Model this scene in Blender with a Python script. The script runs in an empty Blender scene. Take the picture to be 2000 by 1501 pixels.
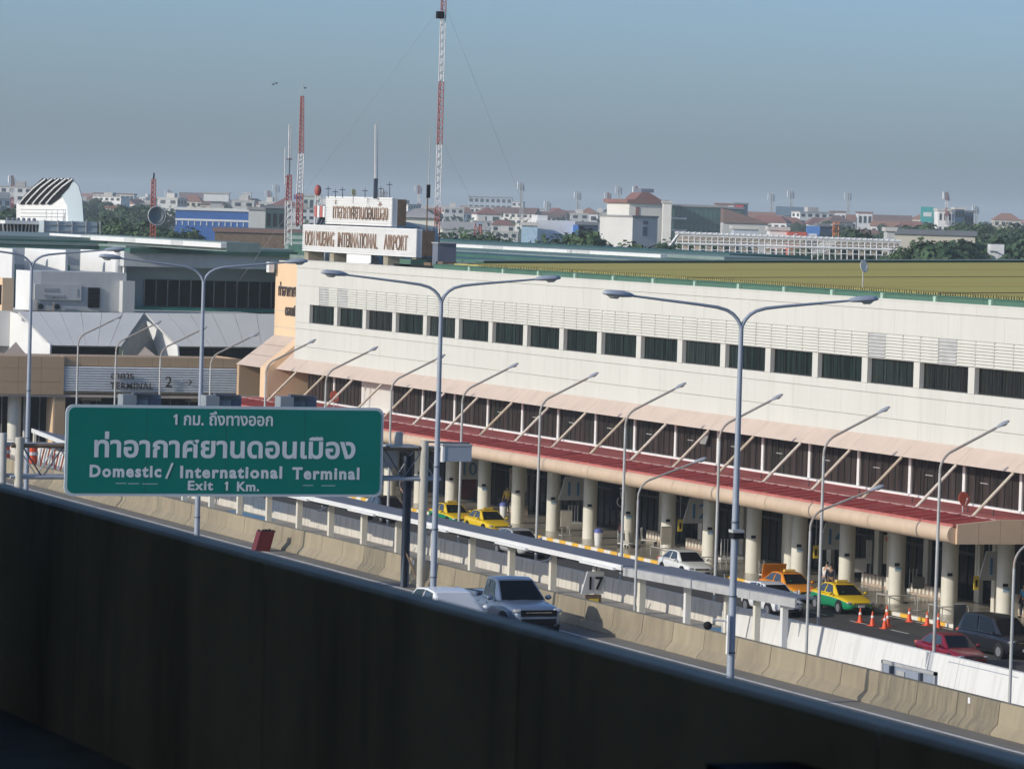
import bpy, bmesh, math, random
from mathutils import Vector, Matrix
random.seed(7)
SC = bpy.context.scene
COL = SC.collection
R = math.radians
# ------------------------------------------------------------------ camera, sky, sun, exposure
F_PX = 8500.0                       # focal length in pixels of a 2000 px wide frame (a long lens)
YAW, PITCH, ROLL = 0.37699405, -0.03965799, 0.02944746
CAM = Vector((0.0, 0.0, 20.0))
fw = Vector((math.sin(YAW)*math.cos(PITCH), math.cos(YAW)*math.cos(PITCH), math.sin(PITCH)))
r0 = Vector((math.cos(YAW), -math.sin(YAW), 0)); u0 = r0.cross(fw)
rt = math.cos(ROLL)*r0 + math.sin(ROLL)*u0
up = -math.sin(ROLL)*r0 + math.cos(ROLL)*u0
cam = bpy.data.cameras.new('camera'); co = bpy.data.objects.new('camera', cam); COL.objects.link(co)
M = Matrix((rt, up, -fw)).transposed().to_4x4(); M.translation = CAM
co.matrix_world = M
cam.sensor_fit = 'HORIZONTAL'; cam.sensor_width = 36.0; cam.lens = F_PX/2000*36
cam.clip_start = 0.5; cam.clip_end = 20000
cam.dof.use_dof = True; cam.dof.focus_distance = 220; cam.dof.aperture_fstop = 11.0
SC.camera = co
SUN_EL, SUN_AZ = R(22), R(9)         # travels towards +X, slightly +Y, down
w = bpy.data.worlds.new('World'); SC.world = w; w.use_nodes = True
nt = w.node_tree; bg = nt.nodes['Background']
sky = nt.nodes.new('ShaderNodeTexSky'); sky.sky_type = 'NISHITA'; sky.sun_disc = False
sky.sun_elevation = SUN_EL; sky.sun_rotation = math.atan2(-math.cos(SUN_AZ), -math.sin(SUN_AZ))
sky.air_density = 0.72; sky.dust_density = 1.6; sky.ozone_density = 5.2; sky.altitude = 10
nt.links.new(sky.outputs[0], bg.inputs[0]); bg.inputs[1].default_value = 0.122
sl = bpy.data.lights.new('sun', 'SUN'); sl.energy = 2.65; sl.angle = R(0.5); sl.color = (1.0, 0.93, 0.82)
so = bpy.data.objects.new('sun', sl); COL.objects.link(so); so.location = (-200, 0, 200)
sd = Vector((math.cos(SUN_AZ)*math.cos(SUN_EL), math.sin(SUN_AZ)*math.cos(SUN_EL), -math.sin(SUN_EL)))
so.rotation_euler = sd.to_track_quat('-Z', 'Y').to_euler()
SC.view_settings.view_transform = 'Standard'; SC.view_settings.look = 'None'
SC.view_settings.gamma = 1.0; SC.view_settings.exposure = 0.32
SC.cycles.use_denoising = True; SC.cycles.volume_bounces = 0; SC.cycles.max_bounces = 8; SC.cycles.diffuse_bounces = 6
SC.cycles.caustics_reflective = False; SC.cycles.caustics_refractive = False

# ------------------------------------------------------------------ helpers
def ray(px, py):
    return rt*((px-1000)/F_PX) - up*((py-750.5)/F_PX) + fw
def at(px, py, d):                    # a far point seen along a pixel, at depth d
    return CAM + ray(px, py)*d

class MB:
    def __init__(s): s.v = []; s.f = []; s.m = []
    def add(s, vs, fs, m=0):
        o = len(s.v); s.v += [tuple(p) for p in vs]
        for f in fs: s.f.append([i+o for i in f]); s.m.append(m)
        return s
    def box(s, x0, x1, y0, y1, z0, z1, m=0):
        vs = [(x0,y0,z0),(x1,y0,z0),(x1,y1,z0),(x0,y1,z0),(x0,y0,z1),(x1,y0,z1),(x1,y1,z1),(x0,y1,z1)]
        return s.add(vs, [(3,2,1,0),(4,5,6,7),(0,1,5,4),(1,2,6,5),(2,3,7,6),(3,0,4,7)], m)
    def bx(s, c, d, m=0, rz=0, rx=0, ry=0):   # centred box with a turn
        Q = Matrix.Translation(c) @ Matrix.Rotation(rz,4,'Z') @ Matrix.Rotation(rx,4,'X') @ Matrix.Rotation(ry,4,'Y')
        a, b, e = d[0]/2, d[1]/2, d[2]/2
        vs = [Q @ Vector(p) for p in [(-a,-b,-e),(a,-b,-e),(a,b,-e),(-a,b,-e),(-a,-b,e),(a,-b,e),(a,b,e),(-a,b,e)]]
        return s.add(vs, [(3,2,1,0),(4,5,6,7),(0,1,5,4),(1,2,6,5),(2,3,7,6),(3,0,4,7)], m)
    def tube(s, pts, r, n=8, m=0, caps=True):
        pts = [Vector(p) for p in pts]; k = len(pts)
        rs = r if isinstance(r, (list, tuple)) else [r]*k
        vs = []; prev = None
        for i, p in enumerate(pts):
            t = (pts[min(i+1,k-1)] - pts[max(i-1,0)]).normalized()
            if prev is None:
                a = t.cross(Vector((0,0,1)))
                if a.length < .05: a = t.cross(Vector((0,1,0)))
            else: a = prev - t*prev.dot(t)
            a.normalize(); prev = a; b = t.cross(a)
            for j in range(n):
                th = 2*math.pi*j/n
                vs.append(p + (a*math.cos(th)+b*math.sin(th))*rs[i])
        fs = []
        for i in range(k-1):
            for j in range(n):
                fs.append((i*n+j, i*n+(j+1)%n, (i+1)*n+(j+1)%n, (i+1)*n+j))
        if caps: fs += [tuple(range(n-1,-1,-1)), tuple((k-1)*n+j for j in range(n))]
        return s.add(vs, fs, m)
    def prism(s, poly, axis, a, b, m=0):   # poly 2-D points; axis 'x': (y,z), 'y': (x,z), 'z': (x,y)
        def P(p, t):
            return (t,p[0],p[1]) if axis == 'x' else (p[0],t,p[1]) if axis == 'y' else (p[0],p[1],t)
        n = len(poly); vs = [P(p,a) for p in poly] + [P(p,b) for p in poly]
        fs = [tuple(range(n-1,-1,-1)), tuple(range(n,2*n))] + [(i,(i+1)%n,n+(i+1)%n,n+i) for i in range(n)]
        return s.add(vs, fs, m)
    def loft(s, secs, m=0, closed=True, caps=True):
        n = len(secs[0]); vs = [p for q in secs for p in q]; fs = []
        for i in range(len(secs)-1):
            for j in range(n if closed else n-1):
                fs.append((i*n+j, i*n+(j+1)%n, (i+1)*n+(j+1)%n, (i+1)*n+j))
        if caps: fs += [tuple(range(n-1,-1,-1)), tuple((len(secs)-1)*n+j for j in range(n))]
        return s.add(vs, fs, m)
    def ell(s, c, r, m=0, n=10, k=6):
        secs = []
        for i in range(k+1):
            ph = -math.pi/2 + math.pi*i/k
            rr = max(math.cos(ph), .02)
            secs.append([(c[0]+r[0]*rr*math.cos(2*math.pi*j/n), c[1]+r[1]*rr*math.sin(2*math.pi*j/n), c[2]+r[2]*math.sin(ph)) for j in range(n)])
        return s.loft(secs, m)
    def poly(s, pts, m=0): return s.add(pts, [tuple(range(len(pts)))], m)
    def mesh(s, name, mats, smooth=False):
        me = bpy.data.meshes.new(name); me.from_pydata(s.v, [], s.f)
        for m in (mats if isinstance(mats,(list,tuple)) else [mats]): me.materials.append(m)
        me.polygons.foreach_set('material_index', s.m)
        b = bmesh.new(); b.from_mesh(me); bmesh.ops.recalc_face_normals(b, faces=b.faces); b.to_mesh(me); b.free()
        if smooth:
            try: me.shade_smooth()
            except Exception: me.polygons.foreach_set('use_smooth', [True]*len(me.polygons))
            if smooth is not True and hasattr(me, 'set_sharp_from_angle'): me.set_sharp_from_angle(angle=R(smooth))
        return me
    def build(s, name, mats, parent=None, smooth=False, label=None):
        o0 = ORG.get(parent.name, Vector((0,0,0))) if parent else Vector((0,0,0))
        if o0.length > 0: s.v = [(x-o0.x, y-o0.y, z-o0.z) for x,y,z in s.v]
        o = inst(s.mesh(name, mats, smooth), name, parent)
        if label: o['label'] = label
        return o
ORG = {}
def inst(me, name, parent=None, loc=None, rz=0):
    o = bpy.data.objects.new(name, me); COL.objects.link(o)
    if parent: o.parent = parent; ORG[o.name] = ORG.get(parent.name, Vector((0,0,0)))
    if loc is not None: o.location = Vector(loc) - (ORG.get(parent.name, Vector((0,0,0))) if parent else Vector((0,0,0)))
    if rz: o.rotation_euler[2] = rz
    return o
def tag(o, label, cat, group=None, kind=None):
    if label: o['label'] = label
    if cat: o['category'] = cat
    if group: o['group'] = group
    if kind: o['kind'] = kind
    return o
def thing(name, label, cat, loc=(0,0,0), group=None, world=True):
    o = bpy.data.objects.new(name, None); COL.objects.link(o); o.empty_display_size = .3
    o.location = loc
    ORG[o.name] = Vector(loc) if world else Vector((0,0,0))   # world: parts are given in world coordinates
    return tag(o, label, cat, group)
def struct(name, mb, m, smooth=False):
    o = mb.build(name, m, None, smooth); o['kind'] = 'structure'; return o
def copy_tree(root, loc, rz=0, label=None, name=None):
    def cp(o, parent):
        c = o.copy(); COL.objects.link(c)
        if parent: c.parent = parent
        for ch in o.children: cp(ch, c)
        return c
    c = cp(root, None); c.location = loc; c.rotation_euler = (0,0,rz)
    if label: c['label'] = label
    return c
def text_mesh(body, size, m, name='lettering', parent=None, origin=(0,0,0), xdir=(1,0,0), zdir=(0,0,1), ext=.01, bold=0, align='LEFT', sx=1.0, space=1.0):
    c = bpy.data.curves.new('t','FONT'); c.body = body; c.size = size; c.extrude = ext; c.offset = bold
    c.align_x = align; c.space_character = space; c.resolution_u = 3
    o = bpy.data.objects.new('t', c); COL.objects.link(o)
    bpy.context.view_layer.update()
    dg = bpy.context.evaluated_depsgraph_get(); me = bpy.data.meshes.new_from_object(o.evaluated_get(dg))
    bpy.data.objects.remove(o); bpy.data.curves.remove(c)
    X = Vector(xdir).normalized(); Z = Vector(zdir).normalized(); Yv = Z.cross(X)
    Q = Matrix((X*sx, Z, X.cross(Z))).transposed().to_4x4()
    me.transform(Q)
    me.materials.clear(); me.materials.append(m); me.name = name
    return inst(me, name, parent, origin)
# ------------------------------------------------------------------ materials (all noise lives in world space)
MATS = {}
def mat(name, col, rough=.6, var=.12, scale=1.5, stretch=(1,1,1), metal=0.0, bump=0.0, dirt=None, dscale=.8, damt=.5, dst=(1,1,1), spec=.5, coat=0.0):
    if name in MATS: return MATS[name]
    m = bpy.data.materials.new(name); m.use_nodes = True; t = m.node_tree; N = t.nodes; L = t.links
    b = N['Principled BSDF']; b.inputs['Roughness'].default_value = rough; b.inputs['Metallic'].default_value = metal
    b.inputs['Specular IOR Level'].default_value = spec
    if coat: b.inputs['Coat Weight'].default_value = coat; b.inputs['Coat Roughness'].default_value = .06
    c4 = (*col, 1)
    geo = N.new('ShaderNodeNewGeometry'); mp = N.new('ShaderNodeMapping'); mp.inputs['Scale'].default_value = stretch
    L.new(geo.outputs['Position'], mp.inputs[0])
    nz = N.new('ShaderNodeTexNoise'); nz.inputs['Scale'].default_value = scale; nz.inputs['Detail'].default_value = 5; nz.inputs['Roughness'].default_value = .6
    L.new(mp.outputs[0], nz.inputs['Vector'])
    rp = N.new('ShaderNodeMapRange'); rp.inputs['From Min'].default_value = .3; rp.inputs['From Max'].default_value = .7
    rp.inputs['To Min'].default_value = 1-var; rp.inputs['To Max'].default_value = 1+var
    L.new(nz.outputs['Fac'], rp.inputs[0])
    mx = N.new('ShaderNodeMix'); mx.data_type = 'RGBA'; mx.blend_type = 'MULTIPLY'; mx.inputs['Factor'].default_value = 1
    mx.inputs['A'].default_value = c4; L.new(rp.outputs[0], mx.inputs['B'])
    out = mx.outputs['Result']
    if dirt:
        mp2 = N.new('ShaderNodeMapping'); mp2.inputs['Scale'].default_value = dst; L.new(geo.outputs['Position'], mp2.inputs[0])
        n2 = N.new('ShaderNodeTexNoise'); n2.inputs['Scale'].default_value = dscale; n2.inputs['Detail'].default_value = 6; n2.inputs['Roughness'].default_value = .65
        L.new(mp2.outputs[0], n2.inputs['Vector'])
        r2 = N.new('ShaderNodeMapRange'); r2.inputs['From Min'].default_value = .5; r2.inputs['From Max'].default_value = .72
        r2.inputs['To Min'].default_value = 0; r2.inputs['To Max'].default_value = damt; L.new(n2.outputs['Fac'], r2.inputs[0])
        m2 = N.new('ShaderNodeMix'); m2.data_type = 'RGBA'; L.new(r2.outputs[0], m2.inputs['Factor']); L.new(out, m2.inputs['A'])
        m2.inputs['B'].default_value = (*dirt, 1); out = m2.outputs['Result']
    L.new(out, b.inputs['Base Color'])
    if bump:
        bp = N.new('ShaderNodeBump'); bp.inputs['Strength'].default_value = bump; bp.inputs['Distance'].default_value = .02
        L.new(nz.outputs['Fac'], bp.inputs['Height']); L.new(bp.outputs[0], b.inputs['Normal'])
    MATS[name] = m; return m
CREAM = mat('cream_cladding', (.60,.595,.535), .55, .04, .25, (1,1,.3), dirt=(.42,.40,.34), dscale=1.1, damt=.24, dst=(1,1.8,.14))
JOINT = mat('joint_grey', (.44,.43,.38), .9)  # plain grey of backing walls and joints
PINK = mat('pink_render', (.57,.46,.375), .7, .06, .6, dirt=(.42,.32,.26), dscale=1.1, damt=.35, dst=(1,1.5,.4))
TAN = mat('tan_cladding', (.74,.53,.33), .6, .05, .4)
REDROOF = mat('red_metal_roof', (.24,.030,.030), .85, .22, .8, (.3,1,1), dirt=(.34,.11,.10), dscale=.9, damt=.5, dst=(.3,1,1), spec=.06)
REDSEAM = mat('red_seam', (.46,.15,.13), .8, .15, spec=.06)
REDFLASH = mat('red_flashing', (.40,.115,.10), .85, .2, 1.2, (.6,.25,1), dirt=(.36,.26,.22), dscale=1.3, damt=.5, dst=(.6,.3,1), spec=.06)
BULL = mat('peach_bullnose', (.58,.44,.31), .55, .06, 1.0, dirt=(.42,.30,.18), dscale=1.5, damt=.45, dst=(1.6,2.2,.35))
WHITE = mat('white_paint', (.72,.72,.70), .5, .04, .8)
WHITEW = mat('white_wall_paint', (.70,.70,.67), .6, .03, .6, dirt=(.42,.41,.38), dscale=1.6, damt=.5, dst=(.4,1.6,.12))
WHITES = mat('stained_white_wall_paint', (.64,.60,.52), .7, .08, .8, (1,1.5,.3), dirt=(.25,.24,.21), dscale=1.5, damt=.75, dst=(.4,1.8,.16))
CONC = mat('barrier_concrete', (.255,.215,.145), .85, .16, 1.6, (1,1.3,.5), bump=.2, dirt=(.17,.15,.11), dscale=1.3, damt=.55, dst=(.6,2.0,.3))
CONCD = mat('stained_barrier_concrete', (.205,.175,.12), .85, .22, 2.2, (1,2,.4), bump=.2, dirt=(.09,.085,.07), dscale=2.2, damt=.85, dst=(.6,2.4,.25))
CONCL = mat('pale_barrier_concrete', (.29,.245,.165), .85, .14, 1.3, (1,1.6,.4), bump=.2, dirt=(.24,.21,.15), dscale=1.1, damt=.4, dst=(.6,2.0,.3))
DARKC = mat('parapet_concrete', (.66,.57,.43), .9, .14, 1.6, (1,1,.6), dirt=(.22,.19,.15), dscale=1.3, damt=.5, dst=(1,1.4,.22))
DECK = mat('station_concrete', (.80,.72,.58), .9, .2)  # kept pale so the unseen shell bounces light onto the parapet
ASPH = mat('asphalt', (.075,.073,.068), .8, .18, .7, (1,.25,1), bump=.15, dirt=(.04,.04,.038), dscale=.5, damt=.6, dst=(1,.12,1))
TOLL = mat('tollway_concrete_road', (.20,.185,.155), .85, .16, .8, (1,.2,1), bump=.15, dirt=(.09,.085,.07), dscale=.6, damt=.5, dst=(1.2,.12,1))
GROUND = mat('ground_earth', (.16,.16,.10), .95, .3, .02)
YARD = mat('yard_concrete', (.36,.33,.27), .85, .15, .5, dirt=(.2,.18,.15), dscale=.4, damt=.5)
PAVE = mat('polished_pavement', (.37,.335,.27), .22, .12, .5, dirt=(.19,.17,.14), dscale=.25, damt=.5, dst=(1,1,1))
DECKF = mat('station_floor', (.22,.20,.16), .9, .3)
YEL = mat('kerb_yellow', (.80,.47,.06), .6, .1)
KWH = mat('kerb_white', (.78,.75,.66), .6, .1)
LINE = mat('road_paint', (.62,.61,.57), .7, .2, 3)
STEEL = mat('galvanised_steel', (.40,.42,.45), .45, .1, 1.5, metal=.25)
POLE = mat('pole_paint_blue_grey', (.29,.33,.39), .42, .08, 1.0)
POLEG = mat('pole_paint_grey', (.42,.43,.42), .5, .12, 1.0, dirt=(.33,.20,.11), dscale=.9, damt=.35)
HEADG = mat('lamp_head_grey', (.34,.36,.40), .4, .1)
LENS = mat('lamp_lens', (.55,.55,.52), .2, .1)
DARKST = mat('dark_steel', (.07,.085,.11), .5, .15)
RUST = mat('rusty_steel', (.16,.11,.07), .7, .3, 3)
GLASS = mat('dark_glass', (.008,.009,.010), .12, .5, .6, (1,2.2,.25), spec=.12, dirt=(.035,.034,.03), dscale=1.3, damt=.45, dst=(.5,1.5,.8))
CURT = mat('curtained_glass', (.010,.015,.014), .2, .8, 1.1, (.2,3.5,.12), spec=.10, dirt=(.035,.065,.055), dscale=2.2, damt=.9, dst=(.2,2.6,.10))
CURT2 = mat('pale_curtain_glass', (.018,.024,.022), .2, .7, 1.3, (.2,4,.15), spec=.1, dirt=(.06,.085,.07), dscale=2.6, damt=.9, dst=(.2,3,.1))
CURT3 = mat('brown_curtain_glass', (.013,.014,.013), .2, .8, 1.0, (.2,4,.15), spec=.1, dirt=(.05,.06,.05), dscale=2.0, damt=.8, dst=(.2,3,.1))
BRGL = mat('brown_glass', (.040,.032,.029), .18, .5, .7, (.2,2.2,.2), spec=.15, dirt=(.02,.035,.03), dscale=.35, damt=.9, dst=(.2,1,.1))
MULL = mat('dark_mullion', (.02,.02,.02), .4, .1)
GREEN = mat('green_gutter', (.065,.145,.10), .5, .12, 1.0, (1,.3,1))
DGREEN = mat('dark_green_roof_edge', (.045,.115,.085), .5, .2, .4)
MGREEN = mat('grey_green_roof_edge', (.20,.26,.235), .6, .15, .4)
OLIVE = mat('olive_metal_roof', (.43,.385,.135), .95, .16, .35, (.02,1.4,1), dirt=(.46,.33,.12), dscale=.28, damt=.6, dst=(.05,.8,1), spec=0.0)
OLIVED = mat('olive_step_shadow', (.07,.06,.03), .7, .15)  # dark tone paints the shadow line at each roof step
SIGNG = mat('sign_green', (.0,.175,.135), .6, .06, .5, spec=.15)
SIGNW = mat('sign_silver_letters', (.62,.66,.68), .5, .04)
SIGNE = mat('sign_border', (.50,.58,.60), .5, .05)
PALE = mat('pale_column', (.72,.69,.59), .35, .05, .7)
SLATE = mat('slate_blue_roof_sheet', (.155,.175,.22), .8, .1, .6, (1,.2,1), spec=.15)
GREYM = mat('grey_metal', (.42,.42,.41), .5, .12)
GREYP = mat('grey_panel', (.54,.55,.54), .6, .06, .4, (1,1,.2), dirt=(.3,.3,.3), dscale=.8, damt=.3, dst=(1,1,.15))
GREYB = mat('blue_grey_wall', (.40,.47,.50), .6, .05, .5, (1,1,.2))
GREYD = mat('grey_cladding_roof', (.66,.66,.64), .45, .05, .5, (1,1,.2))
TEAL = mat('teal_band', (.06,.22,.19), .5, .1)
BROWN = mat('brown_cladding', (.50,.345,.21), .6, .05, .4)
LOUV = mat('silver_louvre', (.78,.79,.80), .4, .06)
BLACK = mat('black_rubber', (.012,.012,.012), .6, .2)
BLACKP = mat('black_plastic', (.018,.018,.02), .8, .1, spec=.1)
BLUET = mat('blue_lettering', (.07,.22,.42), .5)
DKBROWN = mat('dark_letters', (.05,.035,.03), .6)
RUSTL = mat('rusty_letters', (.24,.15,.10), .6, .5, .5, (1,1,1), dirt=(.50,.44,.38), dscale=.5, damt=.9)
CONEO = mat('cone_orange', (.80,.10,.03), .5, .08)
YELS = mat('yellow_sign', (.75,.55,.05), .5)
DRED = mat('dark_red_paint', (.12,.014,.014), .5, .15)
SATRED = mat('red_dish', (.62,.13,.07), .5)
MRED = mat('mast_red', (.33,.075,.06), .6, .15)
MWHT = mat('mast_white', (.66,.64,.62), .6, .1)
WOOD = mat('beige_post', (.50,.42,.30), .6, .2)
LEAF = mat('leaves', (.055,.10,.035), .8, .5, .25)
LEAFD = mat('dark_leaves', (.035,.070,.028), .8, .5, .25)
TRUNK = mat('bark', (.10,.08,.06), .9)
SKIN = mat('skin', (.42,.25,.17), .6)
BLUEP = mat('blue_paint', (.10,.26,.42), .6, .12, .6)
# ------------------------------------------------------------------ ground, roads
struct('ground', MB().box(-400,14000,-300,16000,-1.0,-.02), GROUND)
struct('yard', MB().box(56.6,88.2,60,400,-.019,0.0), YARD)
struct('frontage_road', MB().box(88.2,100.0,100,420,-.019,0.0), ASPH)
struct('pavement', MB().box(100.22,125,120,326,-.019,.18), PAVE)
mb = MB()
for y in (170,174.6): mb.box(92.9,93.02,y,y+2.6,.0,.004)
for k in range(12):
    y = 176+k*4.6
    mb.box(96.3,96.42,y,y+1.9,.0,.004)
    mb.box(92.3,92.42,y+1.2,y+3.2,.0,.004)
mb.box(99.55,99.67,150,300,.0,.004)
struct('road_markings', mb, LINE)
mb = MB().box(85.5,88.0,189.3,193.5,.0,.004)
struct('blue_paving', mb, BLUEP)
struct('blue_paving_far', MB().box(80.5,88.0,262,270,.0,.004), BLUEP)
# kerb of single yellow and white painted stones
kb = thing('kerb', None, None, (100.1,150,0)); kb['kind'] = 'structure'
k1 = MB().box(-.11,.11,0,.985,0,.185).mesh('kerb_stone', YEL); k2 = MB().box(-.11,.11,0,.985,0,.185).mesh('kerb_stone', KWH)
for i in range(150): inst(k1 if i % 2 else k2, 'kerb_stone', kb, (100.1, 152+i, 0))
# ------------------------------------------------------------------ tollway
struct('tollway_deck', MB().box(38.0,56.6,30,420,5.2,6.2).box(38.4,39.4,30,420,0,5.2).box(54.6,55.8,30,420,0,5.2), TOLL)
struct('tollway_edge_line', MB().box(54.55,54.7,30,400,6.2,6.204).box(39.2,39.35,30,400,6.2,6.204).box(48.2,48.3,60,400,6.2,6.204), LINE)
br = thing('concrete_barrier', 'long stained concrete crash barrier along the tollway edge', 'barrier', (55.9,90,6.2))
prof = [(55.62,6.2),(55.62,6.27),(55.84,6.50),(55.90,7.10),(56.12,7.10),(56.18,6.5),(56.4,6.27),(56.4,6.2)]
segs = [MB().prism([(a-55.9,b-6.2) for a,b in prof],'y',.015,2.435).mesh('barrier_segment',m) for m in (CONC,CONCL,CONCD)]
for i in range(70):
    y = 80+i*2.45
    q = random.random(); q = 0 if q < .55 else 1 if q < .85 else 2
    if i in (8,12): q = 2
    inst(segs[q], 'barrier_segment', br, (55.9+random.uniform(-.003,.003), y, 6.2))
for i,y in enumerate((106.2,92.9,150.4)): MB().bx((55.86,y,6.95),(.05,.12,.16)).build('reflector', WHITE, br)
# dark red back of a small loaded cart on the tollway shoulder, its lower part behind the parapet
t = thing('cargo_box', 'dark red tilted box with a ragged black load beside the barrier', 'cargo box', (54.8,165,6.2))
MB().prism([(54.30,6.2),(54.92,6.2),(55.12,7.0),(54.52,7.0)],'y',164.4,164.9).build('box_body', DRED, t)
m = MB()
for i in range(14): m.bx((54.54+.044*i,164.45+random.random()*.4,7.0),(.07,.1,random.uniform(.04,.14)),0,ry=random.uniform(-.5,.5))
m.build('load', BLACK, t)
# narrow median plinth under the twin lamps
struct('median_kerb', MB().box(51.05,51.35,60,400,6.2,6.35), CONCL)
# ------------------------------------------------------------------ station deck, with unseen roof and walls added to shade the parapet
st = thing('railway_station', 'dark concrete railway platform deck with unseen roof and walls added to shade the parapet', 'station', (-2,0,0))
MB().box(-9,5.3,-45,70,17.2,17.74).build('floor', DECKF, st)
MB().box(-9,4.0,-45,70,23.6,23.8).build('roof', DECK, st)
MB().box(-9.4,-9,-45,70,17.2,23.6).build('shade_wall', DECK, st)
MB().box(-9,4.4,-45.4,-45,17.2,23.6).build('end_wall', DECK, st)
MB().box(-9,4.4,70,70.4,17.2,23.6).build('end_wall', DECK, st)
MB().box(-3.5,-2.5,-40,65,0,17.2).build('pier', DECK, st)
MB().box(4.30,4.74,18.0,18.25,17.75,23.6).build('pillar', DARKST, st)
pw = thing('parapet_wall', 'long dark shaded concrete parapet filling the foreground', 'wall', (5,0,17.2))
pmesh = MB().prism([(0,0),(.12,0),(.12,1.495),(.10,1.507),(.015,1.507),(0,1.495)],'y',.01,2.49).mesh('wall_panel',DARKC)
for i in range(30): inst(pmesh,'wall_panel',pw,(5.0,-5+i*2.5,17.2))
t = thing('dark_box', 'black box low on the dark parapet at the bottom right', 'cabinet', (4.85,9.8,17.75))
MB().box(4.72,4.98,9.02,10.45,17.76,18.56).build('dark_box_body', BLACKP, t)  # plain black box for a dark area low on the wall
MB().box(4.70,4.72,9.1,10.37,17.84,18.48).build('door', BLACKP, t)
# ------------------------------------------------------------------ white wall along the frontage road
ww = thing('white_wall', 'long white painted wall between the frontage road and the tollway', 'wall', (88.5,150,0))
wp = [(88.12,0),(88.12,.1),(88.34,.42),(88.40,1.06),(88.66,1.06),(88.66,0)]
wA = MB().prism([(a-88.4,b) for a,b in wp],'y',.02,5.98).mesh('wall_panel',WHITEW)
wB = MB().prism([(-.12,0),(-.05,1.06),(.26,1.06),(.26,0)],'y',.02,5.98).mesh('wall_panel',WHITES)
for i in range(44):
    y = 143.4+i*6.0
    if y > 188.9: inst(wB,'wall_panel',ww,(88.4,y,0))
wC = MB().prism([(-.30,0),(0,1.48),(.25,1.48),(.25,0)],'y',.012,11.988).mesh('wall_panel',WHITEW)
for i in range(5): inst(wC,'wall_panel',ww,(86.45,177.35-i*12.0,0))
MB().box(86.2,88.4,189.3,189.5,0,1.3).build('return_wall', WHITEW, ww)
for y in (181.2,168.3): MB().tube([(86.40,y,1.46),(86.36,y,.75)],.06,6).build('drain_pipe', STEEL, ww)
MB().tube([(86.30,175.2,.0),(86.43,175.2,1.3)],.03,5).build('conduit', STEEL, ww)
for pts in ([(86.25,166.3,.0),(86.42,166.3,1.25),(86.42,160,1.25)],):
    MB().tube(pts,.03,5).build('conduit', STEEL, ww)
# ------------------------------------------------------------------ covered walkway in front of it
wk = thing('covered_walkway', 'long covered walkway with slate blue roof and white front edge', 'walkway', (83,170,0))
def roof_run(y0,y1,zf,zb,xf,xb,th,name='roof_sheet'):
    n = max(1,round((y1-y0)/5.77)); 
    for i in range(n):
        a = y0+(y1-y0)*i/n; b = y0+(y1-y0)*(i+1)/n
        MB().prism([(xf,zf-th),(xb,zb-th),(xb,zb),(xf,zf)],'y',a+.01,b-.01).build(name,SLATE,wk)
roof_run(193.2,291,3.06,3.0,82.55,84.95,.07)
for i in range(17):
    y = 193.2+i*5.75
    MB().box(82.45,82.55,y+.02,y+5.75,2.84,3.09).build('fascia_board', WHITE, wk)
    if i % 2 == 0: MB().box(82.28,82.45,y+.6,y+4.9,2.80,2.92).build('gutter', WHITE, wk)
for i in range(18):
    y = 194.2+i*5.77
    MB().box(83.9,84.22,y,y+.3,0,2.96).build('post', PALE, wk)
    if i % 2: MB().box(83.95,84.15,y+.05,y+.25,2.6,2.62).build('lamp_bracket', DARKST, wk)
    MB().prism([(82.5,2.78),(84.1,2.35),(84.1,2.6),(82.5,2.98)],'y',y+.1,y+.2).build('bracket', DARKST, wk)
    if i % 3 == 1: MB().tube([(82.4,y+2,2.7),(82.0,y+2.3,2.45),(82.1,y+2.5,2.5)],.05,5).build('hanging_lamp', DARKST, wk)
for i in range(4):
    ya,yb = 176.6+i*4.1,176.6+(i+1)*4.1-.03
    fx = lambda y: 84.0-(y-176.6)/16.4*1.45
    mb_ = MB()
    mb_.add([(fx(ya),ya,2.98),(85.0,ya,2.98),(85.0,yb,2.98),(fx(yb),yb,2.98),(fx(ya),ya,3.05),(85.0,ya,3.05),(85.0,yb,3.05),(fx(yb),yb,3.05)],[(3,2,1,0),(4,5,6,7),(0,1,5,4),(1,2,6,5),(2,3,7,6),(3,0,4,7)]); mb_.build('roof_sheet', SLATE, wk)
    MB().add([(fx(ya)-.1,ya,2.6),(fx(ya),ya,2.6),(fx(yb),yb,2.6),(fx(yb)-.1,yb,2.6),(fx(ya)-.1,ya,3.0),(fx(ya),ya,3.0),(fx(yb),yb,3.0),(fx(yb)-.1,yb,3.0)],[(3,2,1,0),(4,5,6,7),(0,1,5,4),(1,2,6,5),(2,3,7,6),(3,0,4,7)]).build('fascia_board', GREYM, wk)
for i in range(0):
    y = 171.5+i*5.375
    MB().box(82.5,82.6,y+.02,y+5.35,2.62,3.0).build('fascia_board', GREYM, wk)
    MB().prism([(82.62,2.62),(85.2,2.5),(85.2,2.66),(82.62,2.74)],'y',y+.3,y+5.1).build('soffit_beam', GREYD, wk)
for x,y,z0,m_ in ((84.1,188.8,0,WHITE),(84.3,178.4,0,WHITE),(84.6,182.0,0,PALE),(84.7,185.5,0,PALE)):
    MB().box(x-.14,x+.14,y,y+.26,z0,2.98).build('post', m_, wk)
for y in (178.3,182.4,186.5,190.6): MB().tube([(84.9,y,3.05),(84.9,y,3.25)],.03,5).build('bolt_post', WHITE, wk)
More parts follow.
